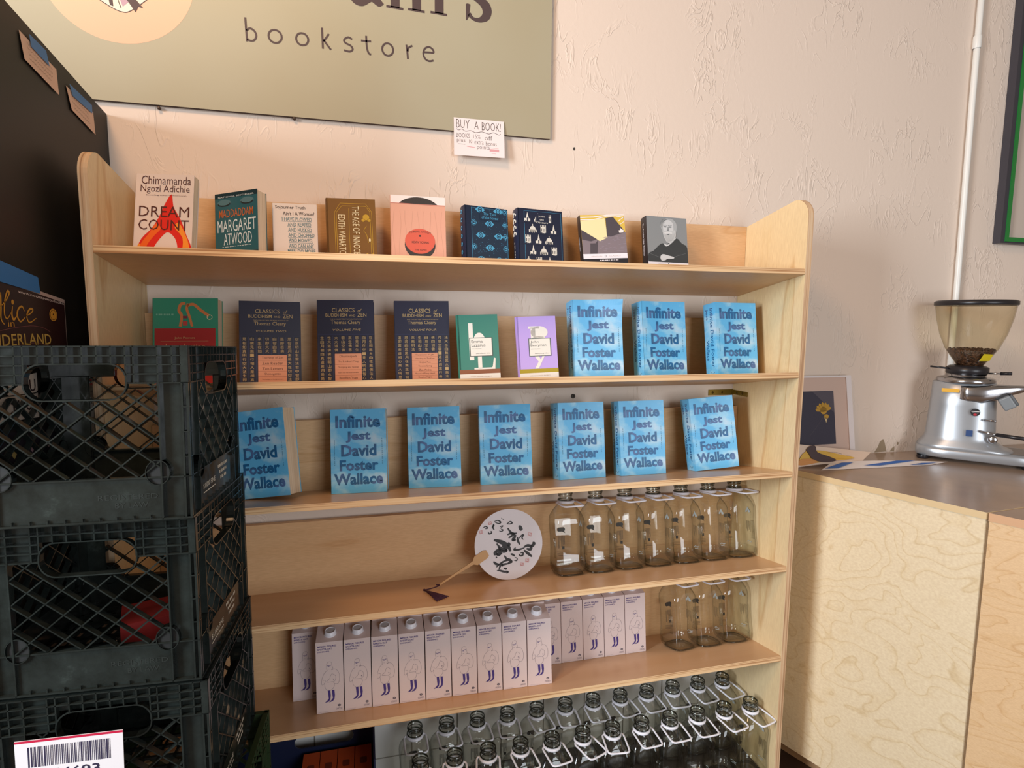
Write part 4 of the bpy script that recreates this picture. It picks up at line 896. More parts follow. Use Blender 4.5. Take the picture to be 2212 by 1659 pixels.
def place_crate(o, corner, yaw, pitch):
    o.matrix_world = Matrix.Translation(corner) @ Matrix.Rotation(radians(yaw), 4, 'Z') @ Matrix.Rotation(radians(pitch), 4, 'X') @ Matrix.Translation((-.334, 0, 0))
c1 = cb.build('milk_crate'); tag(c1, 'black plastic lattice milk crate on top of the stack at left', 'crate', 'stacked milk crates')
place_crate(c1, (.271, -.704, 1.146), -2.0, -3.0)
c2 = c1.copy(); C.objects.link(c2); c2['label'] = 'black plastic lattice milk crate in the middle of the stack, under the top one'; place_crate(c2, (.268, -.694, .847), -3.2, -1.2)
c3 = c1.copy(); C.objects.link(c3); c3['label'] = 'black plastic lattice milk crate third down, behind the barcode tag'; place_crate(c3, (.276, -.694, .548), -2.5, -.3)
gb = make_crate(green_crate_m); c4 = gb.build('milk_crate'); tag(c4, 'dark green lattice milk crate low in the stack, below the black ones', 'crate', 'stacked milk crates'); place_crate(c4, (.300, -.675, .243), -3, 0)
c5 = c4.copy(); C.objects.link(c5); c5['label'] = 'green lattice milk crate on the floor at the foot of the stack'; place_crate(c5, (.295, -.685, FLOOR), -2, 0)
# red cloth-like packet lying in the second crate
b = MB(); b.box((0, 0, 0), (.11, .09, .055), M('red_packet', '8E1F1C', .6)); o = b.build('red_packet'); o.matrix_world = Matrix.Translation((.11, -.60, .860)) @ Matrix.Rotation(.3, 4, 'Z'); tag(o, 'red packet seen through the lattice inside the middle crate', 'packet')
# barcode tag on the third crate
tagw = M('tag_white', 'E4E0E2', .5); b = MB()
b.box((0, 0, -.14), (.158, .0015, 0), tagw); F = lambda u, v, n: (u, -n, v)
b.rect(0, -.004, .158, 0.0, M('tag_red', 'C01840', .5), F, 1)
rr = random.Random(11); x = .018; bk = M('barcode_ink', '2A2440', .6)
while x < .138:
    w_ = rr.choice((.0009, .0009, .0016, .0024)); b.rect(x, -.048, x+w_, -.012, bk, F, 1); x += w_+rr.choice((.0008, .0012, .0018))
b.text('54693', .050, -.071, .122, -.054, bk, F, 1, .015)
o = b.build('barcode_tag'); o.matrix_world = Matrix.Translation((-.010, -.7135, .7905)) @ Matrix.Rotation(radians(-1), 4, 'Z') @ Matrix.Rotation(radians(1.5), 4, 'Y')
tag(o, 'white barcode tag with a red top edge hanging on the third crate', 'tag')

# ------------------------------------------------------------------ black cabinet with taped papers
b = MB()
prof = [(0, FLOOR), (-.62, FLOOR), (-.62, 2.09), (-.433, 2.063), (-.072, 2.010), (0, 2.001)]
prof = [(y-.001, z) for y, z in prof]
b.prism(prof, -.80, -.068, cab_m, Matrix(((0, 0, 1, 0), (1, 0, 0, 0), (0, 1, 0, 0), (0, 0, 0, 1))))
o = b.build('tall_cabinet'); tag(o, 'tall matte black cabinet against the wall at the left edge', 'cabinet')
FC = lambda u, v, n: (-.0675+n, u, v)           # u = world y, v = z
note_p = M('note_paper', 'D8B49C', .7); tape = M('blue_tape', '2F6FA8', .5); pencil = M('pencil', '7A6256', .7)
def sheet(name, label, cat, pts, mat, extra):
    b = MB(); cy = sum(p[0] for p in pts)/len(pts)
    vs = [FC(p[0], p[1], .0030 if p[1] < min(q[1] for q in pts)+.03 else .0015) for p in pts]; n = len(vs)
    b.add(vs, [tuple(range(n))], mat); t = thing(name, label, cat); b.build('sheet', t); extra(t); return t
def scribble(t, y0, z0, y1, z1, rows, mat=pencil):
    b = MB(); rr = random.Random(int(z0*1000))
    for k in range(rows):
        v = z1-(z1-z0)*(k+.5)/rows; L0 = y0+(y1-y0)*rr.uniform(.02, .15); L1 = y1-(y1-y0)*rr.uniform(.02, .2); n = 26
        b.ribbon([(L0+(L1-L0)*q/n, v+.10*(L0+(L1-L0)*q/n-y0)*-1.3+.0022*sin(q*2.4+k)) for q in range(n+1)], .0007, mat, FC, 16)
    b.build('writing', t)
def tape_part(t, pts): b = MB(); b.poly(pts, tape, FC, 18); b.build('tape', t)['label'] = 'blue masking tape'
t = sheet('handwritten_note', 'larger handwritten paper note blue-taped high on the black cabinet, left of the other', 'note', [(-.396, 2.028), (-.387, 1.979), (-.258, 1.958), (-.258, 2.010)][::-1], note_p, lambda t: None)
scribble(t, -.385, 1.985, -.27, 2.02, 4); tape_part(t, [(-.365, 2.035), (-.302, 2.030), (-.292, 2.003), (-.360, 2.013)])
t = sheet('handwritten_note', 'smaller handwritten paper note blue-taped high on the black cabinet, nearest the wall', 'note', [(-.219, 1.992), (-.203, 1.946), (-.086, 1.926), (-.087, 1.978)][::-1], note_p, lambda t: None)
scribble(t, -.2, 1.95, -.1, 1.98, 3); tape_part(t, [(-.208, 2.000), (-.098, 1.991), (-.098, 1.972), (-.196, 1.978)])
# theatre poster
pos = thing('theatre_poster', 'dark theatre poster with gold title lettering and blue tape, above the top crate', 'poster')
b = MB(); brd = M('poster_border', 'B89A8C', .5); pbk = M('poster_print', '2A1113', .4)
b.poly([(-.56, 1.388), (-.302, 1.382), (-.298, 1.521), (-.56, 1.560)], brd, FC, 3); b.poly([(-.56, 1.390), (-.304, 1.386), (-.301, 1.514), (-.56, 1.553)], pbk, FC, 5)
gp = M('gold_poster', 'C98A2C', .5); gy = M('gold_pale', 'C9A24E', .5)
Y = lambda px, py: (-.535+.0, 0)
def PP(px, py):   # layout units of the poster's lettering -> metres on the cabinet side
    u, v = px/1000., py/1000.; d = -.130995*u+.002743*v+1
    return ((.210866*u-.014069*v-.525073)/d, (-.194068*u-.079926*v+1.561223)/d)
def pst(pts, wd, mat): b.ribbon([PP(*p) for p in smooth_poly(pts, 5)], wd, mat, FC, 7, taper=True)
pst([(-90, 900), (-60, 600), (0, 420), (15, 700), (20, 960), (90, 1080)], .0045, gp)
pst([(10, 700), (130, 560), (190, 420), (150, 380), (100, 560), (90, 850), (150, 960), (230, 830)], .0038, gp)
pst([(260, 690), (250, 880), (290, 980), (350, 900)], .0048, gp); b.disc(*PP(262, 610), .0042, gp, FC, 7, .0045, 12)
pst([(510, 800), (460, 700), (380, 760), (360, 900), (430, 1020), (530, 930)], .0044, gp)
pst([(550, 900), (650, 840), (690, 770), (620, 760), (560, 900), (620, 1040), (760, 950)], .0040, gp)
a_, c_ = PP(170, 1130), PP(300, 1040); b.text('in', a_[0], a_[1], c_[0], c_[1]+.004, gp, FC, 7)
a_, c_ = PP(-160, 1560), PP(1060, 1250); b.text('WONDERLAND', -.640, 1.427, -.368, 1.449, gy, FC, 7, .008, arc=.004)
a_, c_ = PP(380, 400), PP(1340, 640); b.text('WWW.PANZERINIHOUSE.ORG', -.474, 1.5290, -.305, 1.5330, M('url_white', 'E0C8BC', .5), lambda u, v, n: FC(u, v-.113*(u+.474), n), 7, .006)
b.disc(*PP(1120, 880), .0155, gp, FC, 7, .0130, 20); b.ring(*PP(1120, 880), .012, .001, pbk, FC, 8, .0100, 20); b.disc(*PP(1120, 870), .002, pbk, FC, 8)
b.ribbon([PP(*p) for p in smooth_poly([(0, 1215), (300, 1150), (650, 1110), (900, 1150), (1060, 1240)], 5)], .001, M('rose_line', '7A4440'), FC, 7)
b.ribbon([PP(*p) for p in smooth_poly([(250, 1590), (500, 1500), (750, 1470), (950, 1510), (1080, 1560)], 5)], .001, M('rose_line'), FC, 7)
b.build('print', pos)
b = MB(); b.poly([(-.57, 1.592), (-.402, 1.562), (-.398, 1.530), (-.57, 1.551)], tape, FC, 12); b.build('tape', pos)['label'] = 'blue masking tape'
# flyers lower on the cabinet, seen through the crate
b = MB(); wp = M('flyer_white', 'C9BCB0', .6); b.poly([(-.60, 1.300), (-.435, 1.287), (-.432, 1.375), (-.49, 1.372), (-.60, 1.352)], wp, FC, 3); b.text('SU', -.478, 1.340, -.440, 1.364, pbk, FC, 5, .01); b.text('ON', -.478, 1.305, -.440, 1.330, pbk, FC, 5, .01); b.text('CH', -.545, 1.306, -.50, 1.330, pbk, FC, 5, .01)
o = b.build('printed_flyer'); tag(o, 'white flyer with bold dark capitals seen through the hand hole of the top crate', 'flyer')
b = MB(); dkf = M('flyer_dark', '1C1420', .6); b.poly([(-.62, 1.10), (-.33, 1.06), (-.33, 1.25), (-.62, 1.285)], dkf, FC, 3)
rr = random.Random(4)
for i in range(9):
    for j in range(6):
        y, z = -.605+.03*i+(.015 if j % 2 else 0), 1.095+.028*j-.12*(i/9)*.1; s_ = rr.uniform(.005, .010)
        b.poly([(y-s_, z), (y, z-s_), (y+s_, z), (y, z+s_)], M('flyer_pic%d' % rr.randrange(4), rr.choice(('A88890', 'B09A5C', '9A8CA0', 'C0A8A0')), .6), FC, 5)
o = b.build('picture_flyer'); tag(o, 'dark flyer scattered with small pale pictures, behind the lattice of the top crate', 'flyer')

# ------------------------------------------------------------------ shop sign
sign = thing('shop_sign', 'large sage green painted shop sign on the wall above the bookcase', 'sign')
sage = M('sage_paint', 'A69E85', .5); N_, L_, b_ = nodes(sage)
L_.new(ramp(sage, noise(sage, mapping(sage, (1, 1, 1)), 1.6, 3), [(.3, 'A69C80'), (.7, 'ABA58D')]), b_.inputs['Base Color'])
b = MB(); b.box((-1.15, -.012, 2.032), (1.122, -.0005, 3.15), sage, mats={0: M('sign_edge', '4A3A34', .7), 5: M('sign_edge')}); b.build('board', sign)
FG = lambda u, v, n: (u, -.012-n, v); dki = M('sign_ink', '4A3A3A', .55); peach = M('peach_paint', 'E6B493', .55)
b = MB(); lw = .0052
def hs(*pts):
    b.ribbon(smooth_poly(pts, 5), lw, dki, FG, 2)
hs((.2735, 2.273), (.2745, 2.243), (.276, 2.213)); hs((.2755, 2.240), (.284, 2.247), (.295, 2.241), (.299, 2.229), (.293, 2.218), (.283, 2.216), (.2765, 2.220))
b.build('thin_letter', sign); b = MB()
def oo(cx, cy, rx, ry): b.ring(cx, cy, rx, lw, dki, FG, 2, ry, 24)
oo(.346, 2.234, .0165, .0165); b.build('thin_letter', sign); b = MB()
oo(.4145, 2.235, .0155, .0155); b.build('thin_letter', sign); b = MB()
oo(.641, 2.2345, .0150, .0165); b.build('thin_letter', sign); b = MB()
hs((.4665, 2.271), (.467, 2.244), (.4675, 2.217)); hs((.484, 2.257), (.476, 2.245), (.469, 2.237)); hs((.470, 2.240), (.479, 2.228), (.4885, 2.2165))
b.build('thin_letter', sign); b = MB()
hs((.545, 2.250), (.535, 2.2545), (.524, 2.247), (.527, 2.239), (.541, 2.233), (.546, 2.224), (.538, 2.2175), (.523, 2.2195))
b.build('thin_letter', sign); b = MB()
hs((.583, 2.264), (.584, 2.235), (.589, 2.219), (.5955, 2.2165)); hs((.569, 2.250), (.583, 2.250), (.596, 2.251))
b.build('thin_letter', sign); b = MB()
hs((.6925, 2.2535), (.695, 2.235), (.6965, 2.216)); hs((.696, 2.236), (.699, 2.246), (.7095, 2.2525))
b.build('thin_letter', sign); b = MB()
hs((.742, 2.239), (.757, 2.240), (.769, 2.241), (.766, 2.250), (.755, 2.2545), (.744, 2.248), (.740, 2.235), (.745, 2.222), (.756, 2.2165), (.769, 2.2195))
b.build('thin_letter', sign); b = MB()
b = MB()
# lower parts and full bodies of the big serif letters "am's"
def P_(pts): b.poly(pts, dki, FG, 2)
P_(smooth_poly([(.540, 2.372), (.545, 2.352), (.560, 2.341), (.578, 2.341), (.598, 2.354), (.604, 2.352), (.619, 2.344), (.632, 2.352), (.628, 2.358), (.622, 2.372), (.622, 2.43), (.600, 2.455), (.565, 2.452), (.548, 2.436), (.560, 2.425), (.580, 2.437), (.596, 2.42), (.560, 2.40)], 3, True))
for x0, x1 in ((.651, .6755), (.7105, .735), (.7735, .7985)):
    k = (x0-.651)*.0; P_([(x0, 2.348), (x1, 2.348), (x1, 2.45), (x0, 2.45)]); P_([(x0-.012, 2.3455), (x1+.010, 2.3435), (x1+.010, 2.350), (x0-.012, 2.352)])
P_([(.675, 2.43), (.700, 2.452), (.722, 2.455), (.735, 2.44), (.735, 2.42), (.715, 2.435), (.69, 2.42)]); P_([(.735, 2.43), (.762, 2.452), (.785, 2.455), (.798, 2.44), (.797, 2.42), (.778, 2.435), (.75, 2.42)])
P_([(.635, 2.45), (.652, 2.455), (.652, 2.44), (.636, 2.442)])
P_(smooth_poly([(.846, 2.50), (.858, 2.505), (.866, 2.49), (.852, 2.455), (.846, 2.456)], 3, True))
P_([(.8625, 2.3405), (.866, 2.3405), (.872, 2.351), (.876, 2.384), (.868, 2.386), (.8625, 2.384)])
P_(smooth_poly([(.870, 2.352), (.886, 2.341), (.908, 2.339), (.930, 2.349), (.9385, 2.372), (.930, 2.395), (.905, 2.412), (.892, 2.428), (.905, 2.444), (.93, 2.43), (.932, 2.452), (.89, 2.458), (.868, 2.43), (.876, 2.405), (.905, 2.384), (.912, 2.366), (.902, 2.352), (.885, 2.351), (.876, 2.362)], 3, True))
b.build('lettering_name', sign)['label'] = 'large dark serif lettering'
b = MB(); b.disc(-.020, 2.350, .176, peach, FG, 1, .176, 72)
cr = M('cream_paint', 'E8DCC4', .55); mv = M('mauve_paint', 'B795A0', .55)
b.poly(smooth_poly([(-.085, 2.288), (-.063, 2.272), (-.035, 2.256), (-.013, 2.249), (.005, 2.254), (.044, 2.286), (.09, 2.33), (.05, 2.40), (-.06, 2.38), (-.12, 2.33)], 2, True), cr, FG, 2)
b.ribbon(smooth_poly([(-.12, 2.33), (-.085, 2.288), (-.063, 2.272), (-.035, 2.256), (-.013, 2.249), (.005, 2.254), (.044, 2.286), (.09, 2.33)], 3), .002, dki, FG, 3)
b.poly([(-.022, 2.29), (-.012, 2.262), (.012, 2.284), (.03, 2.31), (0, 2.33)], mv, FG, 3); b.ribbon([(-.028, 2.296), (-.016, 2.258)], .0018, dki, FG, 4)
b.poly([(-.044, 2.285), (-.0405, 2.262), (-.033, 2.260), (-.034, 2.285)], dki, FG, 3)
b.poly([(-.003, 2.281), (.016, 2.252), (.023, 2.266), (.034, 2.264), (.018, 2.283), (.008, 2.30)], dki, FG, 5)
b.build('round_emblem', sign)['label'] = 'peach roundel with an open book'
screw = M('sign_screw', '5A4A40', .5, .5)
for x, z in ((.055, 2.026), (.387, 2.029)):
    b = MB(); b.lathe([(.004, 0), (.004, .010), (0, .010)], screw, 10, Matrix.Translation((x, -.001, z)) @ Matrix.Rotation(pi/2, 4, 'X')); b.build('hanging_hook', sign)
# discount card
card = thing('discount_card', 'small white handwritten card taped over the lower edge of the shop sign', 'card')
cm_ = M('card_white', 'EFE4E4', .6); pen = M('grey_pen', '5C5350', .6)
CX, CZ = .932, 2.320
b = MB(); q = [(0, 0), (.168, -.003), (.166, .112), (0, .120)]
def FK(u, v, n): k = v/.12; u *= .892; return (.826+u, -.0145-n-.012*(1-k)*(.5+.5*u/.15), 1.962+v*.91)
vs = []; NX, NY = 6, 5
for j in range(NY+1):
    for i in range(NX+1):
        u = i/NX; vv = j/NY; vs.append(FK(.1685*u, .003*(1-2*u)*0+.1175*vv+(-.0*u), 0))
b.add(vs, [(j*(NX+1)+i, j*(NX+1)+i+1, (j+1)*(NX+1)+i+1, (j+1)*(NX+1)+i) for j in range(NY) for i in range(NX)], cm_)
for s_, x0, y0, x1, y1 in (('BUY', .008, .086, .052, .113), ('A', .068, .086, .082, .110), ('BOOK!', .093, .084, .157, .110), ('BOOKS', .008, .056, .052, .070), ('15%', .064, .056, .088, .069), ('off', .102, .053, .128, .068), ('plus', .010, .039, .037, .054), ('10', .050, .040, .060, .052), ('extra', .068, .038, .098, .050), ('bonus', .106, .036, .142, .050), ('points', .076, .020, .118, .036)):
    b.text(s_, x0, y0, x1, y1, pen, FK, 1, -.012)
b.ribbon(smooth_poly([(.009, .083), (.016, .079), (.026, .083), (.038, .077), (.056, .080), (.072, .075), (.094, .079), (.115, .074), (.133, .079), (.15, .073), (.156, .077)], 4), .0016, pen, FK, 1)
b.ribbon([(.013, .036), (.037, .035)], .0008, pen, FK, 1)
pk = M('pink_print', 'D9A0A4', .6); b.rect(.118, .018, .15, .026, pk, FK, 1); b.ribbon([(.12, .030), (.148, .029)], .001, pk, FK, 1); b.ribbon([(.042, .030), (.07, .027)], .0022, pk, FK, 1); b.ribbon([(.124, .012), (.14, .011)], .001, pk, FK, 1)
b.build('card_sheet', card)

# ------------------------------------------------------------------ conduit pipe and green framed picture
b = MB(); pm = M('white_pipe_paint', 'E8E6E0', .35)
b.tube([(2.744, -.013, 3.3), (2.747, -.013, 2.3), (2.755, -.013, 1.5), (2.758, -.013, .995)], .0105, pm, 14)
b.lathe([(.0125, -.022), (.0140, -.018), (.0140, .018), (.0125, .022)], pm, 16, Matrix.Translation((2.745, -.013, 2.50)))
tag(b.build('conduit_pipe'), 'thin white painted pipe running up the wall behind the grinder', 'pipe')
fr = thing('green_framed_picture', 'green and black framed picture cut off by the right edge of the photo', 'picture')
x0, x1, z0, z1 = 2.925, 3.55, 1.790, 2.95
def frame_ring(x0, z0, x1, z1, wd, y0, y1, mat, name, par):
    b = MB(); b.box((x0, y0, z0), (x1, y1, z0+wd), mat); b.box((x0, y0, z1-wd), (x1, y1, z1), mat); b.box((x0, y0, z0+wd), (x0+wd, y1, z1-wd), mat); b.box((x1-wd, y0, z0+wd), (x1, y1, z1-wd), mat)
    return b.build(name, par)
frame_ring(x0, z0, x1, z1, .020, -.03, -.001, M('frame_black', '3A3840', .4), 'outer_frame', fr)
frame_ring(x0+.020, z0+.006, x1-.02, z1-.02, .016, -.034, -.012, M('frame_green', '1F7A34', .4), 'inner_frame', fr)['label'] = 'bright green inner frame'
b = MB(); b.box((x0+.03, -.014, z0+.018), (x1-.03, -.010, z1-.03), M('picture_sheet', 'C6B8AC', .5)); b.build('picture', fr)

# ------------------------------------------------------------------ counter
CT = .990
def poly_thing(name, pts, z0, z1, mat, par, side=None): b = MB(); b.prism(pts, z0, z1, mat, None, side); return b.build(name, par)
co = thing('counter_cabinet', 'birch plywood counter with brown laminate top standing beside the bookcase', 'counter')
A = (1.909, -.0105); B = (2.141, -.638)
poly_thing('body', [A, B, (3.40, -.537), (3.40, -.0105)][::1], FLOOR+.062, CT-.019, ply_counter, co)
poly_thing('countertop', [(A[0]-.004, A[1]), (B[0]-.003, B[1]-.003), (3.42, -.540), (3.42, -.0105)], CT-.019, CT, laminate, co, side=M('counter_top_edge', 'D8BD90', .5))
poly_thing('toe_kick', [(A[0]+.05, A[1]), (B[0]+.045, B[1]+.05), (3.38, -.5), (3.38, -.0105)], FLOOR, FLOOR+.062, M('kick_wood', 'B08A64', .6), co)
co2 = thing('counter_cabinet', 'warmer-toned plywood counter section joined on nearer the viewer at far right', 'counter')
P2 = [(2.1455, -.6445), (2.60, -1.62), (3.42, -1.60), (3.42, -.5435)]
poly_thing('body', P2, FLOOR+.062, CT-.0225, ply_counter2, co2)
poly_thing('countertop', [(2.142, -.6445), (2.596, -1.624), (3.42, -1.604), (3.42, -.5435)], CT-.0225, CT-.0005, laminate, co2, side=M('counter_top_edge2', 'CFA27A', .5))
poly_thing('toe_kick', [(2.20, -.66), (2.65, -1.57), (3.40, -1.55), (3.40, -.56)], FLOOR, FLOOR+.062, M('kick_wood'), co2)
# white framed photo leaning on the wall
pf = thing('leaning_photo_frame', 'white framed dark photo of a yellow flower leaning on the wall behind the bookcase end', 'picture frame')
wf = M('frame_white', 'E4DCDC', .4)
def pfr():
    w_, h_ = .36, .305
    b = MB(); 
    for a, c in (((0, 0, 0), (w_, .014, .016)), ((0, 0, h_-.006), (w_, .014, h_)), ((0, 0, .016), (.016, .014, h_-.006)), ((w_-.022, 0, .016), (w_, .014, h_-.006))): b.box(a, c, wf)
    b.build('frame', pf)
    b = MB(); b.box((.012, .004, .010), (w_-.018, .008, h_-.004), M('mat_board', 'DCBFB0', .6)); b.build('mat', pf)
    F = lambda u, v, n: (u, .0038-n, v); b = MB(); nb = M('photo_navy', '33344A', .4)
    b.rect(.09, .058, .282, .250, nb, F, 1); b.poly([(.19, .250), (.282, .250), (.282, .17)], M('photo_slate', '55505E', .4), F, 2)
    yl = M('petal_yellow', 'C9992E', .5)
    for k in range(7): a = .4+k*.42; b.poly([(.235, .175), (.235+.030*cos(a-.25), .178+.026*sin(a-.25)), (.235+.036*cos(a), .178+.032*sin(a)), (.235+.030*cos(a+.25), .178+.026*sin(a+.25))], yl, F, 3)
    b.disc(.235, .180, .014, yl, F, 3); b.disc(.246, .158, .010, yl, F, 3, .008); b.poly([(.236, .155), (.244, .135), (.250, .152)], M('pale_petal', 'D8C090'), F, 3)
    b.ribbon(smooth_poly([(.235, .16), (.20, .12), (.17, .09)], 4), .0015, M('stem_dark', '4E4A58'), F, 3)
    b.build('print', pf)
    b = MB(); b.rect(.016, .016, w_-.022, h_-.006, clear_plastic, lambda u, v, n: (u, .002, v), 0); b.build('glazing', pf)
pfr(); pf.matrix_world = Matrix.Translation((1.925, -.070, CT+.0005)) @ Matrix.Rotation(radians(-9), 4, 'X')
# papers on the counter
def curved_sheet(name, label, outline_fn, nu, nv, mat, prints, cat='paper'):
    t = thing(name, label, cat); b = MB(); vs = [outline_fn(i/nu, j/nv, 0) for j in range(nv+1) for i in range(nu+1)]
    fs = [(j*(nu+1)+i, j*(nu+1)+i+1, (j+1)*(nu+1)+i+1, (j+1)*(nu+1)+i) for j in range(nv) for i in range(nu)]
    b.add(vs, fs, mat, None, True); prints(b, outline_fn); b.build('sheet', t); return t
def G1(u, v, n): # picture print, back edge curling up to the frame
    P = Vector((1.985, -.132, 0))*(1-u)*(1-v)+Vector((2.215, -.150, 0))*u*(1-v)+Vector((2.315, -.092, 0))*u*v+Vector((2.00, -.100, 0))*(1-u)*v
    n *= 8; return (P.x, P.y-.012*v-n*.6, CT+.0015+n+.075*max(v, 0)**1.1*(1-.6*u)+.004*sin(pi*u)*(1-v)*2)
def pr1(b, G):
    yl = M('ochre_wash', 'D2A84A', .6); br = M('bark_brown', '4A3A3C', .6); og = M('orange_wash', 'C98A4C', .6)
    b.poly(smooth_poly([(.0, .2), (.1, .7), (.35, .75), (.6, .6), (.85, .45), (.7, .25), (.35, .1), (.1, .05)], 3, True), yl, G, 2); b.poly(smooth_poly([(0, .05), (.02, .3), (.2, .3), (.3, .1), (.15, .0)], 3, True), og, G, 3)
    b.poly(smooth_poly([(.10, .72), (.17, .95), (.22, .88), (.26, .62), (.45, .40), (.60, .15), (.5, .02), (.34, .08), (.2, .3), (.15, .5)], 3, True), br, G, 4)
    b.ribbon(smooth_poly([(.4, .6), (.52, .66), (.62, .58)], 3), .012, br, G, 4); b.ribbon(smooth_poly([(.7, .5), (.8, .48)], 3), .010, br, G, 4)
curved_sheet('bird_print', 'curling paper print with an ochre branch picture, on the counter by the bookcase', G1, 10, 8, M('print_paper', 'DCC4B0', .6), pr1)
def G2(u, v, n):
    P = Vector((2.035, -.180, 0))*(1-u)*(1-v)+Vector((2.47, -.205, 0))*u*(1-v)+Vector((2.575, -.182, 0))*u*v+Vector((2.13, -.128, 0))*(1-u)*v
    n *= 6; return (P.x, P.y, CT+.001+n+.012*v*(1-u)+.004*sin(pi*u)*v)
def pr2(b, G):
    bl_ = M('cobalt_print', '2A62B0', .5)
    for p in ([(.02, .1), (.14, .1), (.2, .75), (.1, .75)], [(.34, .3), (.56, .9), (.72, .95), (.5, .2)], [(.78, .1), (.9, .1), (.97, .6), (.84, .5)]): b.poly(p, bl_, G, 2)
curved_sheet('blue_striped_paper', 'white paper strip with cobalt blue shapes lying on the counter', G2, 12, 4, M('strip_paper', 'E4DCD8', .6), pr2)

# ------------------------------------------------------------------ coffee grinder
gr = thing('coffee_grinder', 'silver coffee grinder with a clear bean hopper on the counter', 'coffee grinder')
sil = M('silver_paint', 'A9ADB2', .32, .55); chrome = M('chrome', 'B5B5B9', .2, 1.0); bkp = M('black_plastic', '1E1C20', .35)
# body: lofted rounded section; local X points out of the machine's front (right in view), origin on the counter
b = MB()
def loft(b, secs, mat, seg=36):
    vs = []; fs = []
    for (z, xa, xb, hy, e) in secs:
        for k in range(seg):
            a = 2*pi*k/seg; c_, s_ = cos(a), sin(a); q = 2/e
            vs.append(((xa+xb)/2+(xb-xa)/2*math.copysign(abs(c_)**q, c_), hy*math.copysign(abs(s_)**q, s_), z))
    for i in range(len(secs)-1):
        for k in range(seg): k2 = (k+1) % seg; fs.append((i*seg+k, i*seg+k2, (i+1)*seg+k2, (i+1)*seg+k))
    fs.append(tuple(reversed(range(seg)))); fs.append(tuple((len(secs)-1)*seg+k for k in range(seg))); b.add(vs, fs, mat, None, True)
loft(b, [(.012, -.137, .215, .092, 4), (.016, -.140, .218, .095, 4), (.038, -.140, .218, .095, 4), (.046, -.137, .212, .092, 4)], sil)
loft(b, [(.040, -.138, .16, .092, 3.4), (.056, -.132, .12, .088, 3), (.072, -.120, .098, .082, 2.6), (.088, -.1145, .092, .078, 2.4), (.20, -.108, .086, .074, 2.4), (.280, -.104, .082, .071, 2.4), (.284, -.098, .078, .066, 2.4)], sil)
b.build('housing', gr)
for x, y in ((-.115, .07), (-.115, -.07), (.18, .07), (.18, -.07)): b = MB(); b.lathe([(.017, 0), (.019, .004), (.018, .013)], bkp, 14, Matrix.Translation((x, y, 0)), cap0=True); b.build('rubber_foot', gr)
b = MB(); b.lathe([(.085, .283), (.088, .288), (.084, .298), (.066, .303), (.060, .305), (.060, .318), (.0, .318)], chrome, 40, Matrix.Translation((-.008, 0, 0))); b.build('chrome_collar', gr)['label'] = 'chrome collar'
b = MB(); b.lathe([(.060, .314), (.063, .316), (.063, .336), (.052, .342), (.040, .344)], bkp, 36, Matrix.Translation((-.006, 0, 0))); b.tube([(-.05, -.03, .330), (-.115, -.035, .336)], .0035, bkp, 8); b.build('hopper_collar', gr)
b = MB(); b.tube([(.055, -.02, .318), (.085, -.03, .320)], .003, chrome, 8); b.tube([(.085, -.03, .320), (.115, -.036, .322)], .0055, bkp, 10); b.build('adjuster_lever', gr)
b = MB(); b.lathe([(.036, .336), (.040, .345), (.055, .368), (.078, .405), (.097, .455), (.110, .51), (.1165, .556), (.1175, .562)], hopper_glass, 48, Matrix.Translation((0, 0, 0))); b.build('hopper', gr)['label'] = 'clear smoke-tinted hopper'
hop = bpy.data.objects['hopper']
b = MB(); b.lathe([(.1180, .556), (.1205, .558), (.1205, .570), (.112, .574), (0, .576)], bkp, 48); b.lathe([(.118, .5575), (0, .5575)], bkp, 48); b.build('hopper_lid', hop)['label'] = 'black hopper lid'
bm = M('coffee_beans', '33211A', .4); N_, L_, b_ = nodes(bm); L_.new(ramp(bm, noise(bm, mapping(bm, (1, 1, 1)), 160, 2), [(.35, '1E120E'), (.65, '5A3E2E')]), b_.inputs['Base Color']); bump(bm, noise(bm, mapping(bm, (1, 1, 1)), 150, 2), .9, .004)
b = MB(); b.lathe([(.0, .338), (.034, .338), (.038, .345), (.053, .368), (.0715, .397), (.068, .402), (0, .404)], bm, 40)
rr = random.Random(9)
for k in range(90):
    a = rr.uniform(0, 2*pi); r_ = .068*math.sqrt(rr.random()); T_ = Matrix.Translation((r_*cos(a), r_*sin(a), .402)) @ Matrix.Rotation(rr.uniform(0, 3), 4, 'Z') @ Matrix.Rotation(rr.uniform(0, 1), 4, 'X')
    b.lathe([(0, -.0045), (.003, -.003), (.0038, 0), (.003, .003), (0, .0045)], bm, 6, T_)
o = b.build('bean_fill', gr); o['kind'] = 'stuff'
b = MB(); FH = lambda u, v, n: (u, -math.sqrt(max(0, (.058+(v-.36)*.62)**2-u*u))-.0012-n, v)
b.poly([(p[0], p[1]) for p in ((.022, .362), (.052, .362), (.060, .386), (.033, .388))], M('yellow_label', 'D8C21E', .5), FH, 1); b.build('hopper_sticker', hop)['label'] = 'yellow sticker on the hopper'
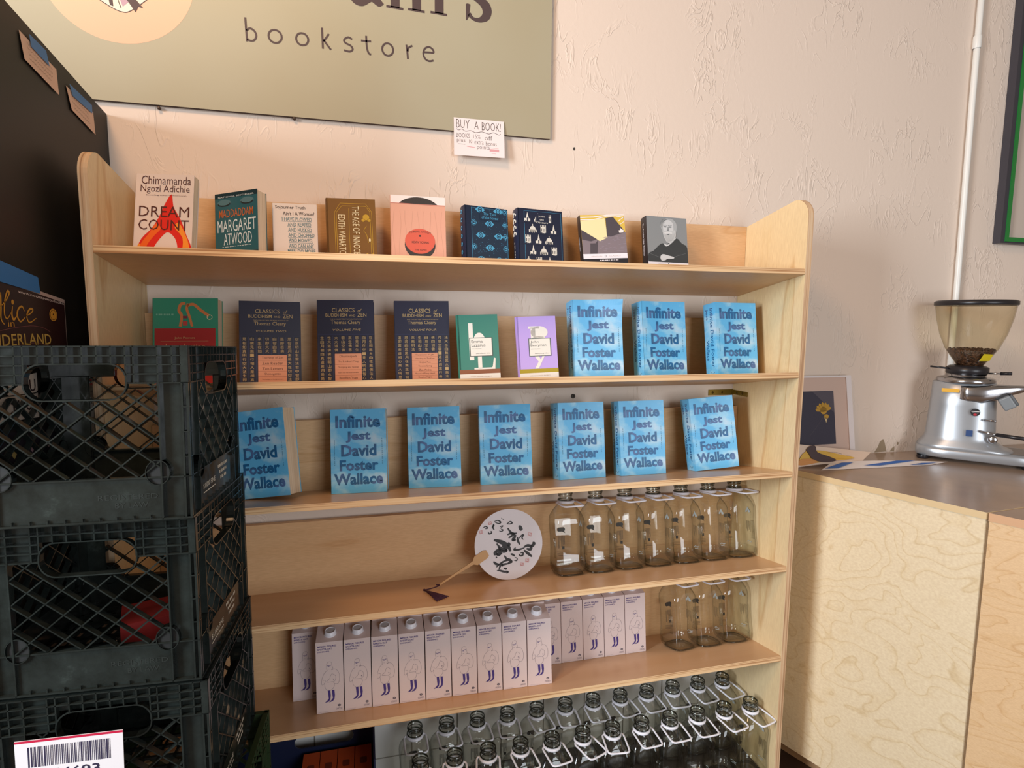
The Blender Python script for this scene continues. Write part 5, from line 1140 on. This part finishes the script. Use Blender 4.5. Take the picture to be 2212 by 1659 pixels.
# fork / chute at the front
b = MB(); 
vs = []; fs = []; sg = 20
secs = [(-.022, -.030, .249, .048, .032), (.0, -.032, .247, .049, .034), (.04, -.034, .246, .046, .034), (.08, -.030, .254, .036, .028), (.12, -.022, .264, .026, .018), (.150, -.018, .270, .022, .012), (.156, -.018, .271, .016, .007)]
for (x, cy, cz, hy, hz) in secs:
    for k in range(sg):
        a = 2*pi*k/sg; c_, s_ = cos(a), sin(a); vs.append((x, cy+hy*math.copysign(abs(c_)**.6, c_), cz+hz*math.copysign(abs(s_)**.6, s_)))
for i in range(len(secs)-1):
    for k in range(sg): k2 = (k+1) % sg; fs.append((i*sg+k, i*sg+k2, (i+1)*sg+k2, (i+1)*sg+k))
fs += [tuple(reversed(range(sg))), tuple((len(secs)-1)*sg+k for k in range(sg))]
b.add(vs, fs, chrome, None, True)
b.build('grinds_chute', gr)['label'] = 'polished chute'
b = MB(); T_ = Matrix.Translation((.108, -.045, .222)) @ Matrix.Rotation(radians(-32), 4, 'Y'); b.box((-.018, -.028, -.022), (.018, .02, .022), M('grey_knob', '7E8488', .35), T_); b.box((.016, -.026, -.02), (.026, .018, .02), M('glove_dark', '54585C', .4), T_)
o = b.build('dosing_block', gr); bv = o.modifiers.new('b', 'BEVEL'); bv.width = .005; bv.segments = 3
b = MB(); b.tube([(.05, -.074, .158), (.082, -.085, .160)], .0035, chrome, 10); b.build('upper_pin', gr)
b = MB(); b.tube([(.04, -.074, .118), (.09, -.085, .112)], .0040, chrome, 10); b.tube([(.085, -.084, .1125), (.185, -.10, .108)], .0065, bkp, 10); b.build('portafilter_rest', gr)
b = MB(); b.lathe([(0, 0), (.014, 0), (.014, .006), (.010, .010), (0, .010)], chrome, 24, Matrix.Translation((.078, -.066, .092)) @ Matrix.Rotation(pi/2, 4, 'X')); b.build('side_knob', gr)
b = MB(); FY = lambda u, v, n: (u, -.0755-n*2-.0, v)
b.poly(rrect(-.076, .249, -.025, .262, .002, 2), M('amber_label', 'E0A92A', .5), lambda u, v, n: (u, -.0735-n-.004*cos((u+.01)/.09*1.3), v), 3); hou = bpy.data.objects['housing']; b.build('amber_sticker', hou); b = MB()
FZ = lambda u, v, n: (u, -.0800-n*2, v)
b.disc(.024, .184, .0135, bkp, FZ, 3); b.ribbon([(.013, .187), (.035, .187)], .0022, M('badge_white', 'D8D8D8'), FZ, 4); b.ribbon([(.016, .182), (.032, .182)], .0012, M('badge_white'), FZ, 4); b.disc(.024, .176, .005, M('badge_red', 'B02030'), FZ, 4, .004)
b.build('badge', hou)['label'] = 'round black and red badge'; b = MB()
b.poly(rrect(.003, .098, .022, .120, .001, 2), M('navy_sticker', '1C3F74', .5), lambda u, v, n: (u, -.0838-n*2, v), 3)
b.build('navy_sticker', hou)
b = MB(); F = lambda u, v, n: (u, v, .0465+n); b.disc(.150, -.0, .058, M('tray_dark', '6E6A68', .3, .6), F, 2, .070); b.build('drip_tray', gr)
gr.matrix_world = Matrix.Translation((2.672, -.152, CT+.0005)) @ Matrix.Rotation(radians(-50), 4, 'Z')
